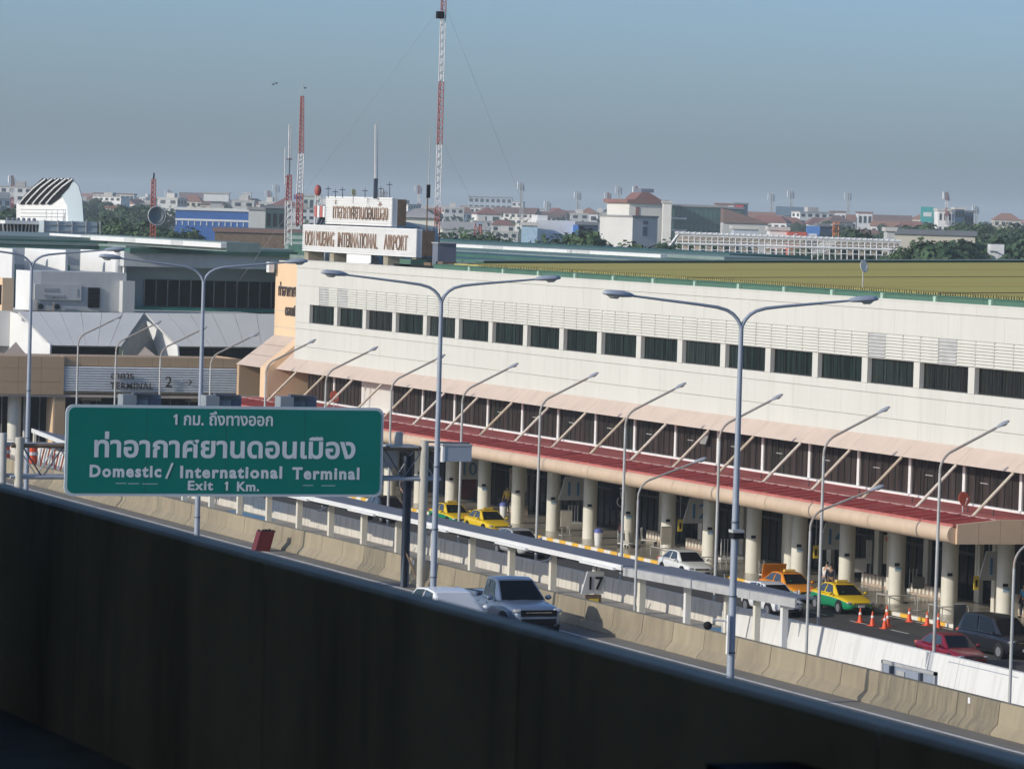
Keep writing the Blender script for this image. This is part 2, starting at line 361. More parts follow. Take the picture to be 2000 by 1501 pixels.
# far end of the walkway, narrowing to a point
for i in range(3):
    ya,yb = 291+i*6.2,291+(i+1)*6.2-.03; fx = lambda y: 82.55+(y-291)/18.6*2.3
    for (o0,o1,z0,z1,nm,mt) in ((0,None,2.97,3.04,'roof_sheet',SLATE),(-.1,0,2.78,3.08,'fascia_board',WHITE)):
        xa0,xb0 = fx(ya)+o0,fx(yb)+o0; xa1,xb1 = (fx(ya),fx(yb)) if o1 == 0 else (84.95,84.95)
        MB().add([(xa0,ya,z0),(xa1,ya,z0),(xb1,yb,z0),(xb0,yb,z0),(xa0,ya,z1),(xa1,ya,z1),(xb1,yb,z1),(xb0,yb,z1)],[(3,2,1,0),(4,5,6,7),(0,1,5,4),(1,2,6,5),(2,3,7,6),(3,0,4,7)]).build(nm,mt,wk)
MB().box(84.5,84.7,308,308.2,0,2.97).build('post', PALE, wk)
# hanging number board 17
def trap_sign(t, x0, x1, y, z0, z1, num, sl=.3, col=BLUET, face=GREYP):
    MB().prism([(x0,z0),(x1,z0),(x1,z1),(x0+sl,z1)],'y',y,y+.12).build('board', face, t)
    text_mesh(num,(z1-z0)*.82,col,'lettering',t,((x0+x1)/2+sl*.3,y-.015,z0+(z1-z0)*.2),align='CENTER',ext=.01,bold=.012)
t = thing('number_sign', 'grey sign with black number 17 hanging under the walkway roof', 'sign', (82.7,197.4,1.3))
trap_sign(t,82.12,83.3,197.3,1.32,2.42,'17',.3,BLACKP)
MB().tube([(82.9,197.36,2.4),(82.9,197.36,2.9)],.03,6).build('hanger',DARKST,t)
t2 = thing('notice_sign', 'small brown and yellow sign below the 17 board', 'sign', (82.7,197.4,.6))
MB().box(82.35,83.2,197.32,197.4,.62,1.28).build('board', RUST, t2)
MB().box(82.55,83.05,197.305,197.32,.78,1.08).build('arrow_panel', YELS, t2)
MB().tube([(82.9,197.36,1.28),(82.9,197.36,1.33)],.03,6).build('hanger',DARKST,t2)
# ------------------------------------------------------------------ terminal 1: the long cream building
T = thing('airport_terminal', 'long cream terminal building with red canopy and olive roof', 'terminal building', (100.4,150,0))
BAY = 5.975; Y0 = 293.1
def gy(j): return Y0 - BAY*j
NB = 24; YE = gy(NB)              # near end, outside the frame
XF = 100.46
MB().box(XF,100.9,YE,296.2,12.96,16.0).box(XF,100.9,YE,296.2,8.87,11.66).box(100.46,101.6,293.15,296.2,11.66,12.96).build('backing_wall', JOINT, T)
MB().box(102.15,140,YE,305.4,8.2,15.9).build('inner_wall', JOINT, T)
MB().box(100.38,101.9,YE,296.3,16.0,16.09).build('coping', CREAM, T)
rows = [(15.545,15.995),(14.285,15.515),(11.20,11.64),(9.96,11.17),(8.87,9.93)]
for (a,b) in rows:
    me = MB().box(-.06,0,.006,BAY-.006,a,b).mesh('wall_panel',CREAM)
    sh = BAY*.5 if a in (14.285,9.96) else 0
    for j in range(-1,NB): 
        y = gy(j+1)+sh
        if y+BAY > 296.25+.2: continue
        inst(me,'wall_panel',T,(XF,y,0))
    # end pieces up to the tan wall
    ylast = gy(0)+sh
    if sh == 0: MB().box(XF-.06,XF,ylast+.012,296.2,a,b).build('wall_panel',CREAM,T)
# louvre band, three panels a bay, each with its own slats
lm = MB().box(-.02,0,.02,BAY/3-.02,12.98,14.26,0)
for k in range(8): lm.bx((-.055,BAY/6,13.06+k*.158),(.014,BAY/3-.06,.13),0,ry=R(35))
lm.box(-.07,0,.0,.035,12.97,14.27,0)
lme = lm.mesh('louvre_panel', CREAM)
lm2 = MB().box(-.02,0,.02,BAY/3-.02,12.98,14.26,0)
for k in range(7): lm2.bx((-.05,BAY/6,13.08+k*.18),(.02,BAY/3-.06,.10),0,ry=R(40))
lme2 = lm2.mesh('louvre_panel', mat('grey_louvre',(.46,.46,.44),.5))
for j in range(NB):
    for q in range(3):
        if j == 0 and q == 2: continue
        inst(lme2 if (j,q) in ((0,1),(1,2),(15,2),(16,1)) else lme,'louvre_panel',T,(XF,gy(j+1)+q*BAY/3,0))
MB().box(XF-.06,XF,gy(0)-BAY/3,296.2,12.97,14.27).build('wall_panel',CREAM,T)
# upper windows
wm = MB().box(.24,.30,.0,5.3,11.66,12.96,0)
for y in (0.0,1.3,2.6,3.95,5.24): wm.box(.19,.24,y,y+.06,11.66,12.96,0)
wm.box(.16,.24,0,5.3,11.66,11.73,0); 
wfr = wm.mesh('window', MULL)
wpane = [MB().box(.225,.235,.05,5.25,11.72,12.95).mesh('pane', m_) for m_ in (CURT,CURT,CURT,CURT2,CURT3)]
pier = MB().box(-.06,.46,5.3,BAY,11.655,12.965).mesh('pier', CREAM)
for j in range(NB):
    y = gy(j+1)+BAY-5.3
    w0 = inst(wfr,'window',T,(XF,y,0)); inst(random.choice(wpane),'pane',w0)
    inst(pier,'pier',T,(XF,y,0)) if j else MB().box(XF-.06,XF+.46,gy(0),296.2,11.655,12.965).build('pier',CREAM,T)
# tan end bay and pink skirt
MB().box(101.9,102.1,296.2,305.4,10.4,15.7).build('tan_wall', TAN, T)
for z in (14.0,12.2,11.0): MB().box(101.885,101.9,296.2,305.4,z,z+.04).build('joint', JOINT, T)
MB().box(101.2,101.6,304.9,305.5,15.0,15.75).build('parapet_block', WHITE, T)
sk = MB().prism([(99.5,8.19),(101.9,10.4),(102.1,10.4),(102.1,8.19)],'y',-.01+0.0,BAY-.03).mesh('skirt_panel', PINK)
for j in range(NB): inst(sk,'skirt_panel',T,(0,gy(j+1)+.01,0)) .location
for o in [c for c in T.children if c.name.startswith('skirt_panel')]: o.location.x = -100.4; o.location.z = 0
MB().prism([(99.5,8.19),(101.9,10.4),(102.1,10.4),(102.1,8.19)],'y',gy(0)+.02,297.6).build('skirt_panel', PINK, T)
for (za,zb) in ((9.72,10.4),(8.98,9.70),(8.19,8.96)):
    x = lambda z: 99.0+(z-8.19)/(10.4-8.19)*2.9
    MB().prism([(x(za),za),(x(zb),zb),(102.1,zb),(102.1,za)],'y',299.2,305.4).build('skirt_panel', PINK, T)
MB().prism([(98.85,5.9),(98.85,8.25),(101.95,10.75),(102.1,10.75),(102.1,5.9)],'y',297.6,299.2).build('buttress', TAN, T)
MB().prism([(99.1,5.9),(99.1,8.2),(102.0,8.2),(102.0,5.9)],'y',304.9,305.4).build('buttress', BROWN, T)
MB().box(101.4,101.5,299.2,304.9,6.0,8.2).build('end_window', BRGL, T)
# dark script on the tan wall
text_mesh('ท่าอากาศยาน',1.15,DKBROWN,'lettering',T,(101.86,304.6,13.35),xdir=(0,-1,0),ext=.02,bold=.035,sx=.95)
text_mesh('ดอนเมือง',1.0,DKBROWN,'lettering',T,(101.86,302.9,11.95),xdir=(0,-1,0),ext=.02,bold=.035,sx=.95)
# lower window band
lw = MB()
for k in range(8): lw.box(-.05,0,.30+k*.77,.365+k*.77,6.12,8.2)
lwf = lw.box(.0,.08,.25,BAY,6.1,8.25).mesh('window', MULL)
lwp = MB().box(-.012,-.002,.3,BAY-.03,6.13,8.2).mesh('pane', BRGL)
lpost = MB().box(-.08,.1,.0,.27,6.1,8.2).mesh('window_post', WHITE)
lblank = MB().box(-.05,.08,.25,BAY,6.1,8.25).mesh('blank_panel', CREAM)
YP = 258.9
for i in range(-6,18):
    y = YP-BAY*(i+1)
    if i == -4: inst(lblank,'blank_panel',T,(101.0,y,0))
    else:
        q = inst(lwf,'window',T,(101.0,y,0)); inst(lwp,'pane',q)
    inst(lpost,'window_post',T,(101.0,y,0))
MB().box(100.72,101.05,YE,297.5,6.06,6.2).build('window_sill', WHITE, T)
for i,(y,z) in enumerate(((224.6,7.55),)):
    MB().bx((100.75,y,z),(.05,.8,.75),0,ry=R(18)).build('open_vent', mat('vent_frame',(.25,.25,.24),.5), T)
for i in range(16): MB().box(100.94,100.965,YP-BAY*i-2.4,YP-BAY*i-1.6,7.25,7.29).build('door_pull', GREYM, T)
# red canopy
RO = lambda x: 5.85+(x-95.15)*(.21/2.2)
for j in range(-1,23):
    a,b = gy(j+1), gy(j)
    if b < 183: continue
    a = max(a,182.9)
    MB().prism([(95.05,RO(95.1)-.12),(97.35,RO(97.35)-.12),(97.35,RO(97.35)),(95.05,RO(95.05)-.01)],'y',a,b).build('roof_sheet', REDROOF, T)
    MB().prism([(97.35,RO(97.35)-.1),(100.75,6.0),(100.75,6.09),(97.35,RO(97.35)+.03)],'y',a,b).build('flashing_sheet', REDFLASH, T)
    MB().box(97.30,97.40,a+.03,b-.03,RO(97.35)-.02,RO(97.35)+.05).build('ridge_cap', mat('ridge_cap_red',(.36,.24,.22),.6,.25,2), T)
    MB().tube([(98.4,a+2.4,5.95),(98.4,a+2.4,6.4)],.03,5).build('vent_pipe', MULL, T)
seam = MB().prism([(95.2,RO(95.2)),(97.3,RO(97.3)),(97.3,RO(97.3)+.05),(95.2,RO(95.2)+.05)],'y',-.03,.03).mesh('roof_seam', REDSEAM)
y = 183.6
while y < 298: 
    o = inst(seam,'roof_seam',T); o.location = (-100.4,y-150,0); y += 1.494
MB().box(94.94,95.1,182.8,299,5.77,5.88).build('eave_trim', REDSEAM, T)
arc = [(95.17+.44*math.cos(R(a)),5.38+.44*math.sin(R(a))) for a in range(95,276,12)]
for i in range(10):
    b = 299-i*BAY*2; a = max(b-BAY*2,182.9)
    if b < 183: break
    MB().prism(arc+[(95.6,4.94),(95.6,5.83)],'y',a+.02,b-.02).build('bullnose', BULL, T, smooth=40)
# end fascia of the canopy, facing the camera
for k in range(5): MB().prism([(95.15+k*1.15,4.95),(95.15+(k+1)*1.15-.02,4.95),(95.15+(k+1)*1.15-.02,min(6.1,RO(95.15+(k+1)*1.15)+.03)),(95.15+k*1.15,min(6.1,RO(95.15+k*1.15)+.03))],'y',182.72,182.9).build('fascia_panel', mat('peach_panel',(.62,.44,.29),.55,.05), T)
MB().box(95.62,108,182.95,299,4.98,5.1).build('soffit', GREYP, T)
MB().box(100.9,108,150,182.7,4.4,4.6).build('soffit', GREYP, T)
MB().box(100.4,108,182.75,182.95,4.0,4.7).build('soffit_beam', GREYP, T)
# struts from the canopy to the skirt
for j in range(-1,19):
    y = 251.2-BAY*(j-7)
    if y < 184 or y > 296: continue
    MB().tube([(97.35,y,6.03),(99.5,y,8.14)],.085,8).build('strut', mat('strut_paint_%d'%(j%3),[(.62,.55,.43),(.55,.47,.34),(.66,.60,.50)][j%3],.6,.1,1.5,dirt=(.33,.19,.09),damt=.5,dscale=2), T)
    MB().bx((97.4,y,6.0),(.34,.3,.14)).build('strut_foot', GREYM, T)
# columns
cm = MB()
for (a,b) in ((.18,1.52),(1.53,3.0),(3.01,4.75)): cm.tube([(0,0,a),(0,0,b)],.43,24)
cme = cm.tube([(0,0,.17),(0,0,4.75)],.42,24).mesh('column', PALE, smooth=35)
ctag = MB().bx((-.20,-.405,2.22),(.26,.03,.16),0,rz=R(-25)).mesh('number_plate', BLACKP)
ctag2 = MB().bx((-.14,-.42,1.98),(.34,.03,.20),0,rz=R(-20)).mesh('blue_notice', mat('pale_blue_notice',(.27,.38,.46),.5))
rail = MB()
for s in (-1,1): rail.tube([(s*.75,-.75,.18),(s*.75,-.75,.62),(s*.75,.75,.62),(s*.75,.75,.18)],.03,6)
rail.tube([(-.75,-.75,.62),(.75,-.75,.62)],.03,6); rme = rail.mesh('guard_rail', GREYM)
for j in range(0,24):
    c = inst(cme,'column',T,(102.5,gy(j)-.0,0)); inst(ctag,'number_plate',c)
    if j % 2: inst(ctag2,'blue_notice',c)
    if j in (10,11,15,16): inst(rme,'guard_rail',c)
# ground floor front: dark glass, mullions, pilasters, doors
m2 = MB()
for j in range(25):
    y = gy(j)
    f = MB().box(107.45,107.6,y-BAY+.28,y-.28,.18,4.97)
    for k in range(6): f.box(107.36,107.45,y-.5-k*.995,y-.44-k*.995,.18,4.7)
    f.box(107.37,107.45,y-BAY+.5,y-.5,2.55,2.7)
    q = f.build('glass_front', MULL, T); MB().box(107.42,107.44,y-BAY+.30,y-.30,.2,4.95).build('pane', GLASS, q)
    MB().box(107.2,107.7,y-.28,y+.28,.18,4.95).build('pilaster', PALE, T)
    if j % 2 == 0: MB().box(104.6,104.9,y-.9,y-.55,.18,4.7).build('inner_post', PALE, T)
PLW = mat('planter_wall',(.42,.33,.26),.8,.25,3)
for j in (4,8,9,13,14,16,17,18):
    y = gy(j)
    pl = MB().box(105.9,106.15,y-4.6,y-.9,.18,.78).build('planter', PLW, T)
    for k in range(8): MB().box(105.84,105.9,y-4.5+k*.46,y-4.28+k*.46,.3,.7).build('baluster', PALE, pl)
# second inner column beside bay 13
MB().tube([(104.3,gy(12)-1.2,.18),(104.3,gy(12)-1.2,4.7)],.42,20).build('column', PALE, T, smooth=35)
# ------------------------------------------------------------------ roof of terminal 1
gt = MB().prism([(100.75,16.09),(101.15,16.09),(101.15,16.42),(100.68,16.42),(100.68,16.36),(100.75,16.36)],'y',0,BAY-.02).mesh('gutter', GREEN)
gb = MB().box(-.14,.02,-.14,.14,16.08,16.36).mesh('gutter_bracket', mat('pale_green_bracket',(.36,.50,.40),.5))
for j in range(5,NB+1):
    inst(gt,'gutter',T).location = (-100.4,gy(j)-150,0)
    inst(gb,'gutter_bracket',T,(100.72,gy(j)-1.0,0))
sp = MB()
y = 151.0
while y < 261: 
    s = random.uniform(-.10,.10)
    sp.add([(100.72,y-.055,16.40),(100.72,y+.055,16.40),(100.74+s*.4,y+s,16.68)],[(0,1,2)])
    sp.add([(100.9,y+.1-.04,16.40),(100.9,y+.1+.04,16.40),(100.88,y+.1-s,16.66)],[(0,1,2)]); y += .27
o = sp.build('bird_spikes', BLACKP, T); o['kind'] = 'stuff'
def RZ(x): return 16.50+(x-101.2)*.0245
steps = [266.3,246.0,228.5,207.5,197.0,184,170,150]
ups = [.0,.012,.0,.015,.0,.012,.0]
for i in range(7):
    b,a = steps[i],steps[i+1]; u = ups[i]
    n = 6
    for k in range(n):
        xa = 101.1+k*24.0; xb = xa+24.0
        MB().prism([(xa,RZ(xa)-.25+u),(xb,RZ(xb)-.25+u),(xb,RZ(xb)+u),(xa,RZ(xa)+u)],'y',a,b-.10).build('roof_sheet', OLIVE, T)
    MB().prism([(101.1,RZ(101.1)-.3+u),(245,RZ(245)-.3+u),(245,RZ(245)+.02+u),(101.1,RZ(101.1)+.02+u)],'y',a-.10,a+.0).build('shadowed_step', OLIVED, T)
# dark gully and vents at the far end of the olive roof
MB().box(101.0,103.4,261,277.5,15.9,16.25).build('gully', BLACKP, T)
for i in range(5): MB().box(101.3,102.3,262+i*2.3,263.3+i*2.3,16.25,16.45+.1*(i%2)).build('roof_vent', RUST, T)
MB().box(101.0,102.2,274.2,276.4,16.05,16.6).build('roof_box', GREEN, T)
MB().prism([(103.2,16.5),(250,20.1),(250,20.28),(103.2,16.70)],'y',266.4,267.8).build('ridge_edge', DGREEN, T)
MB().prism([(103.2,16.70),(250,20.28),(250,20.32),(103.2,16.74)],'y',266.3,267.9).build('ridge_cap', MGREEN, T)
# roofs beyond, long slabs with white clerestory strips
B2 = thing('rear_terminal_roofs', 'stacked dark green flat roofs with white clerestory strips behind the sign', 'roof', (150,350,0))
B2W = 8
for (x0,z0,z1,ya,yb,mt) in ((113,14.6,15.35,284,335,DGREEN),(120,15.2,15.75,284,356,MGREEN),(127,15.4,16.0,284,378,GREEN),(134,15.6,16.24,288,398,DGREEN),(141,15.7,16.33,294,420,MGREEN),(148,15.9,16.40,300,440,DGREEN),(152,16.3,16.70,318,452,MGREEN),(162,16.5,16.78,329,482,DGREEN)):
    MB().box(x0,x0+B2W,max(ya,(x0+B2W)*2.10),yb,z0-3,z1).build('roof_slab', mt, B2)
yy = 344; i = 0
while yy < 415:
    L = 16 if i % 2 == 0 else 5.2
    MB().box(149.6,150.2,yy,yy+L-.05,16.30,16.70).build('clerestory_panel', WHITE if i%2==0 else GREYP, B2); yy += L; i += 1
yy = 352; i = 0
while yy < 400:
    L = 11 if i % 2 == 0 else 3.4
    MB().box(112.5,113,yy,yy+L-.05,16.2,16.62).build('clerestory_panel', WHITE if i%2==0 else GREYP, B2); yy += L; i += 1
MB().box(113,116,352,395,15.9,16.70).build('roof_slab', MGREEN, B2)
t = thing('vent_shaft', 'blue grey sheet metal vent shaft rising from the gully at the olive roof end', 'vent', (101.6,271,16))
MB().box(101.3,102.6,269.9,270.9,16.1,17.75).build('shaft', SLATE, t); MB().box(101.25,102.65,269.8,271.0,17.75,17.82).build('cap', GREYM, t)
# plant room behind the roof sign
t = thing('plant_room', 'blue grey metal plant room behind the white roof sign', 'roof building', (105,292,16))
MB().prism([(103.2,16.0),(108,16.0),(108,18.75),(106,19.0),(103.2,19.3)],'y',287.8,299).build('shell', GREYB, t)
for k in range(9): MB().box(103.4+k*.52,103.44+k*.52,287.74,287.8,16.0,18.7).build('rib', SLATE, t)
text_mesh('AOT',.55,BLUET,'lettering',t,(106.9,287.7,16.6),ext=.01)
MB().ell((107.2,287.75,17.5),(.42,.03,.3)).build('emblem', BLUET, t)
# the airport name on the roof
t = thing('roof_name_sign', 'two white stepped sign boards on roof reading DON MUEANG INTERNATIONAL AIRPORT', 'sign', (101.4,285,16))
for (ya,yb,za,zb,n) in ((279.3,293.0,18.72,20.70,12),(274.3,297.9,16.72,18.64,13)):
    MB().box(101.45,101.8,ya,yb,za,zb).build('board', WHITE, t)
    for k in range(n):
        z = za+(zb-za)*(k+.5)/n; MB().box(101.37,101.45,ya-.05,yb+.05,z-.055,z+.055).build('slat', WHITE, t)
    MB().box(101.82,102.45 if n==12 else 102.7,ya,ya+.2,za+.1,zb-.1).build('end_frame', RUST, t)
    for k in range(6): MB().tube([(101.8,ya+1+k*2.2,za+.3),(102.5,ya+1+k*2.2,za+.1)],.06,6).build('brace', DARKST, t)
for k in range(5):
    y = 274.8+k*5.6
    MB().box(101.6,102.8,y,y+.9,16.0,16.75).build('support', mat('support_concrete',(.30,.27,.20),.9,.2), t)
MB().box(101.5,101.56,283.6,288.6,16.05,16.72).build('blank_panel', WHITE, t)
for y in (293.2,293.9,294.6,295.3): MB().prism([(101.5,18.6),(102.6,18.6),(102.6,20.0),(102.2,20.0)],'y',y,y+.22).build('brace', DARKST, t)
for k in range(4): MB().box(101.4,101.9,293.3+k*.6,293.75+k*.6,19.2,20.0).build('rear_cap', REDSEAM if k%2 else WHITE, t)
def fit_text(body, pxl, pxr, size, z, bold):
    def yy_(px):
        d = ray(px,470); return d.y/d.x*101.33
    y0,y1 = yy_(pxl),yy_(pxr)
    o = text_mesh(body,size,RUSTL,'lettering',t,(101.33,y0,z),xdir=(0,-1,0),ext=.03,bold=bold)
    ys_ = [v.co.y for v in o.data.vertices]; k = (y0-y1)/(max(ys_)-min(ys_)); m0 = max(ys_)
    for v in o.data.vertices: v.co.y = (v.co.y-m0)*k
for body,a_,b_ in (('DON MUEANG',596,652),('INTERNATIONAL',660,737),('AIRPORT',750,796)): fit_text(body,a_,b_,1.50,17.15,.0)
fit_text('ท่าอากาศยานดอนเมือง',649,756,1.55,19.15,.0)
m = MB()
for k in range(6): m.tube([(101.5,282.6,16.7),(101.5,282.6-.3*k+.6,16.4-.02*k),(101.5,281.4+.5*k,16.1)],.025,5)
m.build('cable', BLACK, t)
# ------------------------------------------------------------------ terminal 2, square to the first, at the far left
T2 = thing('second_terminal', 'grey and white terminal building with brown entrance block at left', 'terminal building', (105,345,0))
# brown entrance block
for k in range(5):
    x = 86.0+k*1.9
    for (a,b) in ((4.2,5.2),(5.22,6.3),(6.32,7.25)): MB().box(x,x+1.88,339.3,339.6,a,b).build('cladding_panel', BROWN, T2)
for k in range(10): MB().box(95.42+k*1.51,95.42+(k+1)*1.51-.02,339.6,340,6.55,7.3).build('cladding_panel', BROWN, T2)
MB().box(95.42,110.5,339.75,340.2,4.3,6.6).build('backing', BROWN, T2)
MB().box(86,110.5,340,346,4.2,7.22).build('block', BROWN, T2)
MB().box(110.2,110.52,339.62,346,4.3,7.3).build('side_panel', BROWN, T2)
for k in range(11): MB().box(110.52,110.56,339.7,345.9,4.5+k*.2,4.56+k*.2).build('side_slat', JOINT, T2)
MB().box(86,110.4,339.4,346,4.0,4.2).build('soffit', PINK, T2)
for x in (91.9,84.5): MB().tube([(x,341,0),(x,341,4.0)],.55,20).build('column', PALE, T2, smooth=35)
MB().box(94.85,95.7,339.5,341.5,0,4.3).build('pier', BROWN, T2)
MB().box(94.7,94.85,339.5,341.5,0,4.3).build('pier_side', TAN, T2)
MB().box(86,112,347,347.3,0,4.0).build('entrance_glass', GLASS, T2)
for k in range(16): MB().box(86+k*1.6,86.08+k*1.6,346.9,347,0,4.0).build('mullion', GREYM, T2)
for x in (97.3,101.2,106.5): MB().box(x,x+1.6,340.2,341.5,3.7,4.1).build('ceiling_panel', PINK, T2)
for x in (99.3,103.1): MB().box(x,x+.6,346.85,346.9,2.6,3.3).build('notice', GREYM, T2)
MB().tube([(93.3,343,0),(93.3,343,4)],.12,8).build('post', WHITE, T2)
# louvred sign TERMINAL 2
t = thing('terminal_sign', 'silver louvred sign reading TERMINAL 2 with an arrow on the brown block', 'sign', (102.7,339.5,4.4))
MB().box(95.36,110.12,339.5,339.6,4.44,6.48).build('board', LOUV, t)
for k in range(10): MB().bx((102.74,339.42,4.54+k*.204),(14.76,.15,.05),0,rx=R(-30)).build('slat', LOUV, t)
text_mesh('อาคาร',.80,DKBROWN,'lettering',t,(99.35,339.2,5.55),ext=.03,bold=.01,sx=1.0)
text_mesh('TERMINAL',.76,DKBROWN,'lettering',t,(99.35,339.2,4.72),ext=.03,bold=.008,sx=.92,space=1.14)
text_mesh('2',1.25,DKBROWN,'lettering',t,(103.95,339.2,4.92),ext=.03,bold=.01)
MB().box(105.5,106.25,339.17,339.22,5.31,5.38).bx((106.1,339.19,5.45),(.40,.05,.07),0,ry=R(42)).bx((106.1,339.19,5.24),(.40,.05,.07),0,ry=R(-42)).build('arrow', DKBROWN, t)
# white folded canopy roof
def P2(px,py,y): 
    d = ray(px,py); return CAM + d*(y/d.y)
gf = [(98,675),(35,614),(283,625),(235,690),(235,676)]
def roofpoly(pts, name, m, parent=T2):
    q = [P2(x,y,d) for x,y,d in pts]; b = [p+Vector((0,.25,-.12)) for p in q]; n = len(q)
    return MB().add(q+b,[tuple(range(n)),tuple(range(2*n-1,n-1,-1))]+[(i,(i+1)%n,n+(i+1)%n,n+i) for i in range(n)]).build(name,m,parent)
n = 6
def lerp(a,b,t): return a+(b-a)*t
for k in range(6):   # seamed sheets between the two folds
    a,b = k/6,(k+1)/6-.004
    roofpoly([(lerp(36,282,a),lerp(608,611,a),363.5),(lerp(36,282,b),lerp(608,611,b),363.5),(lerp(99,237,b),lerp(674,676,b),360),(lerp(99,237,a),lerp(674,676,a),360)],'roof_sheet',GREYD)
for k in range(6):
    a,b = k/6,(k+1)/6-.004
    roofpoly([(lerp(284,545,a),lerp(611,613,a),363.5),(lerp(284,545,b),lerp(611,613,b),363.5),(lerp(346,545,b),lerp(676,678,b),360),(lerp(346,545,a),lerp(676,678,a),360)],'roof_sheet',GREYD)
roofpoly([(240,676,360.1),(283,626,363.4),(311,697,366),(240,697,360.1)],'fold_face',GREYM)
def side(pts, P0, k=.12):   # a near-vertical side wall through P0 that faces left
    q = []
    for px,py in pts:
        d = ray(px,py); o = P0-CAM; t_ = (o.x+k*o.y)/(d.x+k*d.y); q.append(CAM+d*t_)
    b = [p+Vector((.15,.02,0)) for p in q]; n = len(q)
    MB().add(q+b,[tuple(range(n)),tuple(range(2*n-1,n-1,-1))]+[(i,(i+1)%n,n+(i+1)%n,n+i) for i in range(n)]).build('fold_side',WHITE,T2)
side([(284,624),(312,697),(348,697),(346,675)], P2(346,676,359.8))
side([(-20,602),(0,603),(35,613),(98,673),(97,697),(-20,697)], P2(98,673,359.8))
roofpoly([(2,697,359.9),(31,667,360.4),(55,697,359.9)],'gable_panel',PINK)
roofpoly([(266,697,359.9),(283,677,360.6),(308,697,359.9)],'gable_panel',PINK)
MB().box(99.9,106.4,361,361.3,4.4,7.45).box(111.2,122,361,361.3,2.4,7.5).build('dark_window', GLASS, T2)
for k in range(8): MB().box(111.4+k*1.2,111.45+k*1.2,360.9,361,4.4,7.5).build('mullion', MULL, T2)
MB().box(90,122,369,376,7.0,10.2).build('upper_block', GREYD, T2)
m = MB()
for k in range(4): m.tube([(115.8+.35*k,352,6.0),(115.8+.35*k,352,7.1),(116.1+.35*k,352,7.1)],.05,5)
m.build('rail_posts', WHITE, T2)
MB().prism([(112.4,4.2),(118,4.2),(118,6.0),(114.5,6.0)],'y',350,352).build('ramp_wall', TAN, T2)
MB().prism([(110.8,3.2),(118,3.2),(118,4.15),(113.5,4.15)],'y',348,349.8).build('ramp_wall', WHITE, T2)
# main hall
MB().box(111.2,128,374.5,384.4,15.35,15.75).build('roof_edge', DGREEN, T2)
MB().box(111.1,128,375.5,384.3,15.75,15.95).build('roof_edge', MGREEN, T2)
MB().box(86,128,384.6,440,15.25,15.62).build('roof_edge', DGREEN, T2)
MB().box(86,128,386,440,15.70,15.95).build('roof_edge', MGREEN, T2)
MB().box(88,126,388,440,15.95,16.15).build('roof_edge', DGREEN, T2)
MB().box(80,122,392,440,16.15,16.4).build('roof_edge', MGREEN, T2)
MB().box(110.8,128,375,377,14.1,15.35).build('fascia', GREYP, T2)
MB().box(110.9,128,379,379.4,9.8,14.2).build('hall_wall', GREYB, T2)
MB().tube([(110.62,376.6,9.9),(110.62,376.6,15.3)],.42,20).build('column', WHITE, T2, smooth=40)
MB().box(110.9,128,376.6,379,10.15,10.42).build('teal_ledge', mat('teal_paint',(.03,.25,.20),.5), T2)
hw = MB().box(113.9,128,378.9,379.05,10.5,12.9).build('window_band', MULL, T2)
for k in range(13): MB().box(113.95+k*1.1,114.98+k*1.1,378.84,378.9,10.55,12.85).build('pane', GLASS, hw); MB().box(113.88+k*1.1,113.95+k*1.1,378.80,378.9,10.5,12.9).build('mullion', GREYM, hw)
# sunlit saw-tooth walls on the left, grey gaps between
for (a,b) in ((-14,24),(48,128),(157,243)):
    A = P2(a,500,384); B = P2(b,500,376)
    MB().add([(A.x,A.y,9.9),(B.x,B.y,9.9),(B.x,B.y,15.4),(A.x,A.y,15.4),(A.x+.3,A.y+.3,9.9),(B.x+.3,B.y+.3,9.9),(B.x+.3,B.y+.3,15.4),(A.x+.3,A.y+.3,15.4)],[(0,1,2,3),(7,6,5,4),(0,4,5,1),(3,2,6,7),(0,3,7,4),(1,5,6,2)]).build('saw_tooth_wall', WHITE, T2)
MB().box(94,112,384.5,385,9.9,15.4).build('recess_wall', GREYB, T2)
for (a,b) in ((24,48),(128,155)):
    A = P2(a,506,379); B = P2(b,506,379)
    MB().box(A.x,B.x,379,379.3,14.0,15.4).build('lintel', GREYP, T2)
    MB().box(A.x,B.x,382,382.2,9.9,14.0).build('gap_window', TEAL, T2)
# roof-level service block with sign 1 and air conditioners
sb = thing('service_block', 'flat grey rooftop service block with a louvred black vent', 'roof building', (105,367,10))
MB().box(101.0,108.7,367,372,10.2,13.62).build('shell', GREYP, sb)
MB().box(100.1,101.0,367,372,10.2,13.62).build('side_wall', WHITE, sb)
MB().box(108.1,109.2,366,372,10.2,12.95).build('duct_box', GREYP, sb)
v = MB().box(105.25,106.3,366.9,367,10.55,12.3).build('vent', BLACKP, sb)
for k in range(13): MB().bx((105.78,366.86,10.65+k*.13),(1.0,.06,.03),0,rx=R(30)).build('vent_slat', MULL, v)
t = thing('faded_sign', 'pale faded sign reading TERMINAL 1 on the grey service block', 'sign', (102.5,366.9,11.2))
MB().box(100.4,104.6,366.8,366.95,11.15,12.5).build('board', GREYP, t)
text_mesh('อาคาร',.56,GREYM,'lettering',t,(101.2,366.78,11.85),ext=.01,bold=.008)
text_mesh('TERMINAL',.47,GREYM,'lettering',t,(101.2,366.78,11.28),ext=.01,bold=.006,sx=.92)
text_mesh('1',.95,GREYM,'lettering',t,(104.0,366.78,11.5),ext=.01,bold=.01)
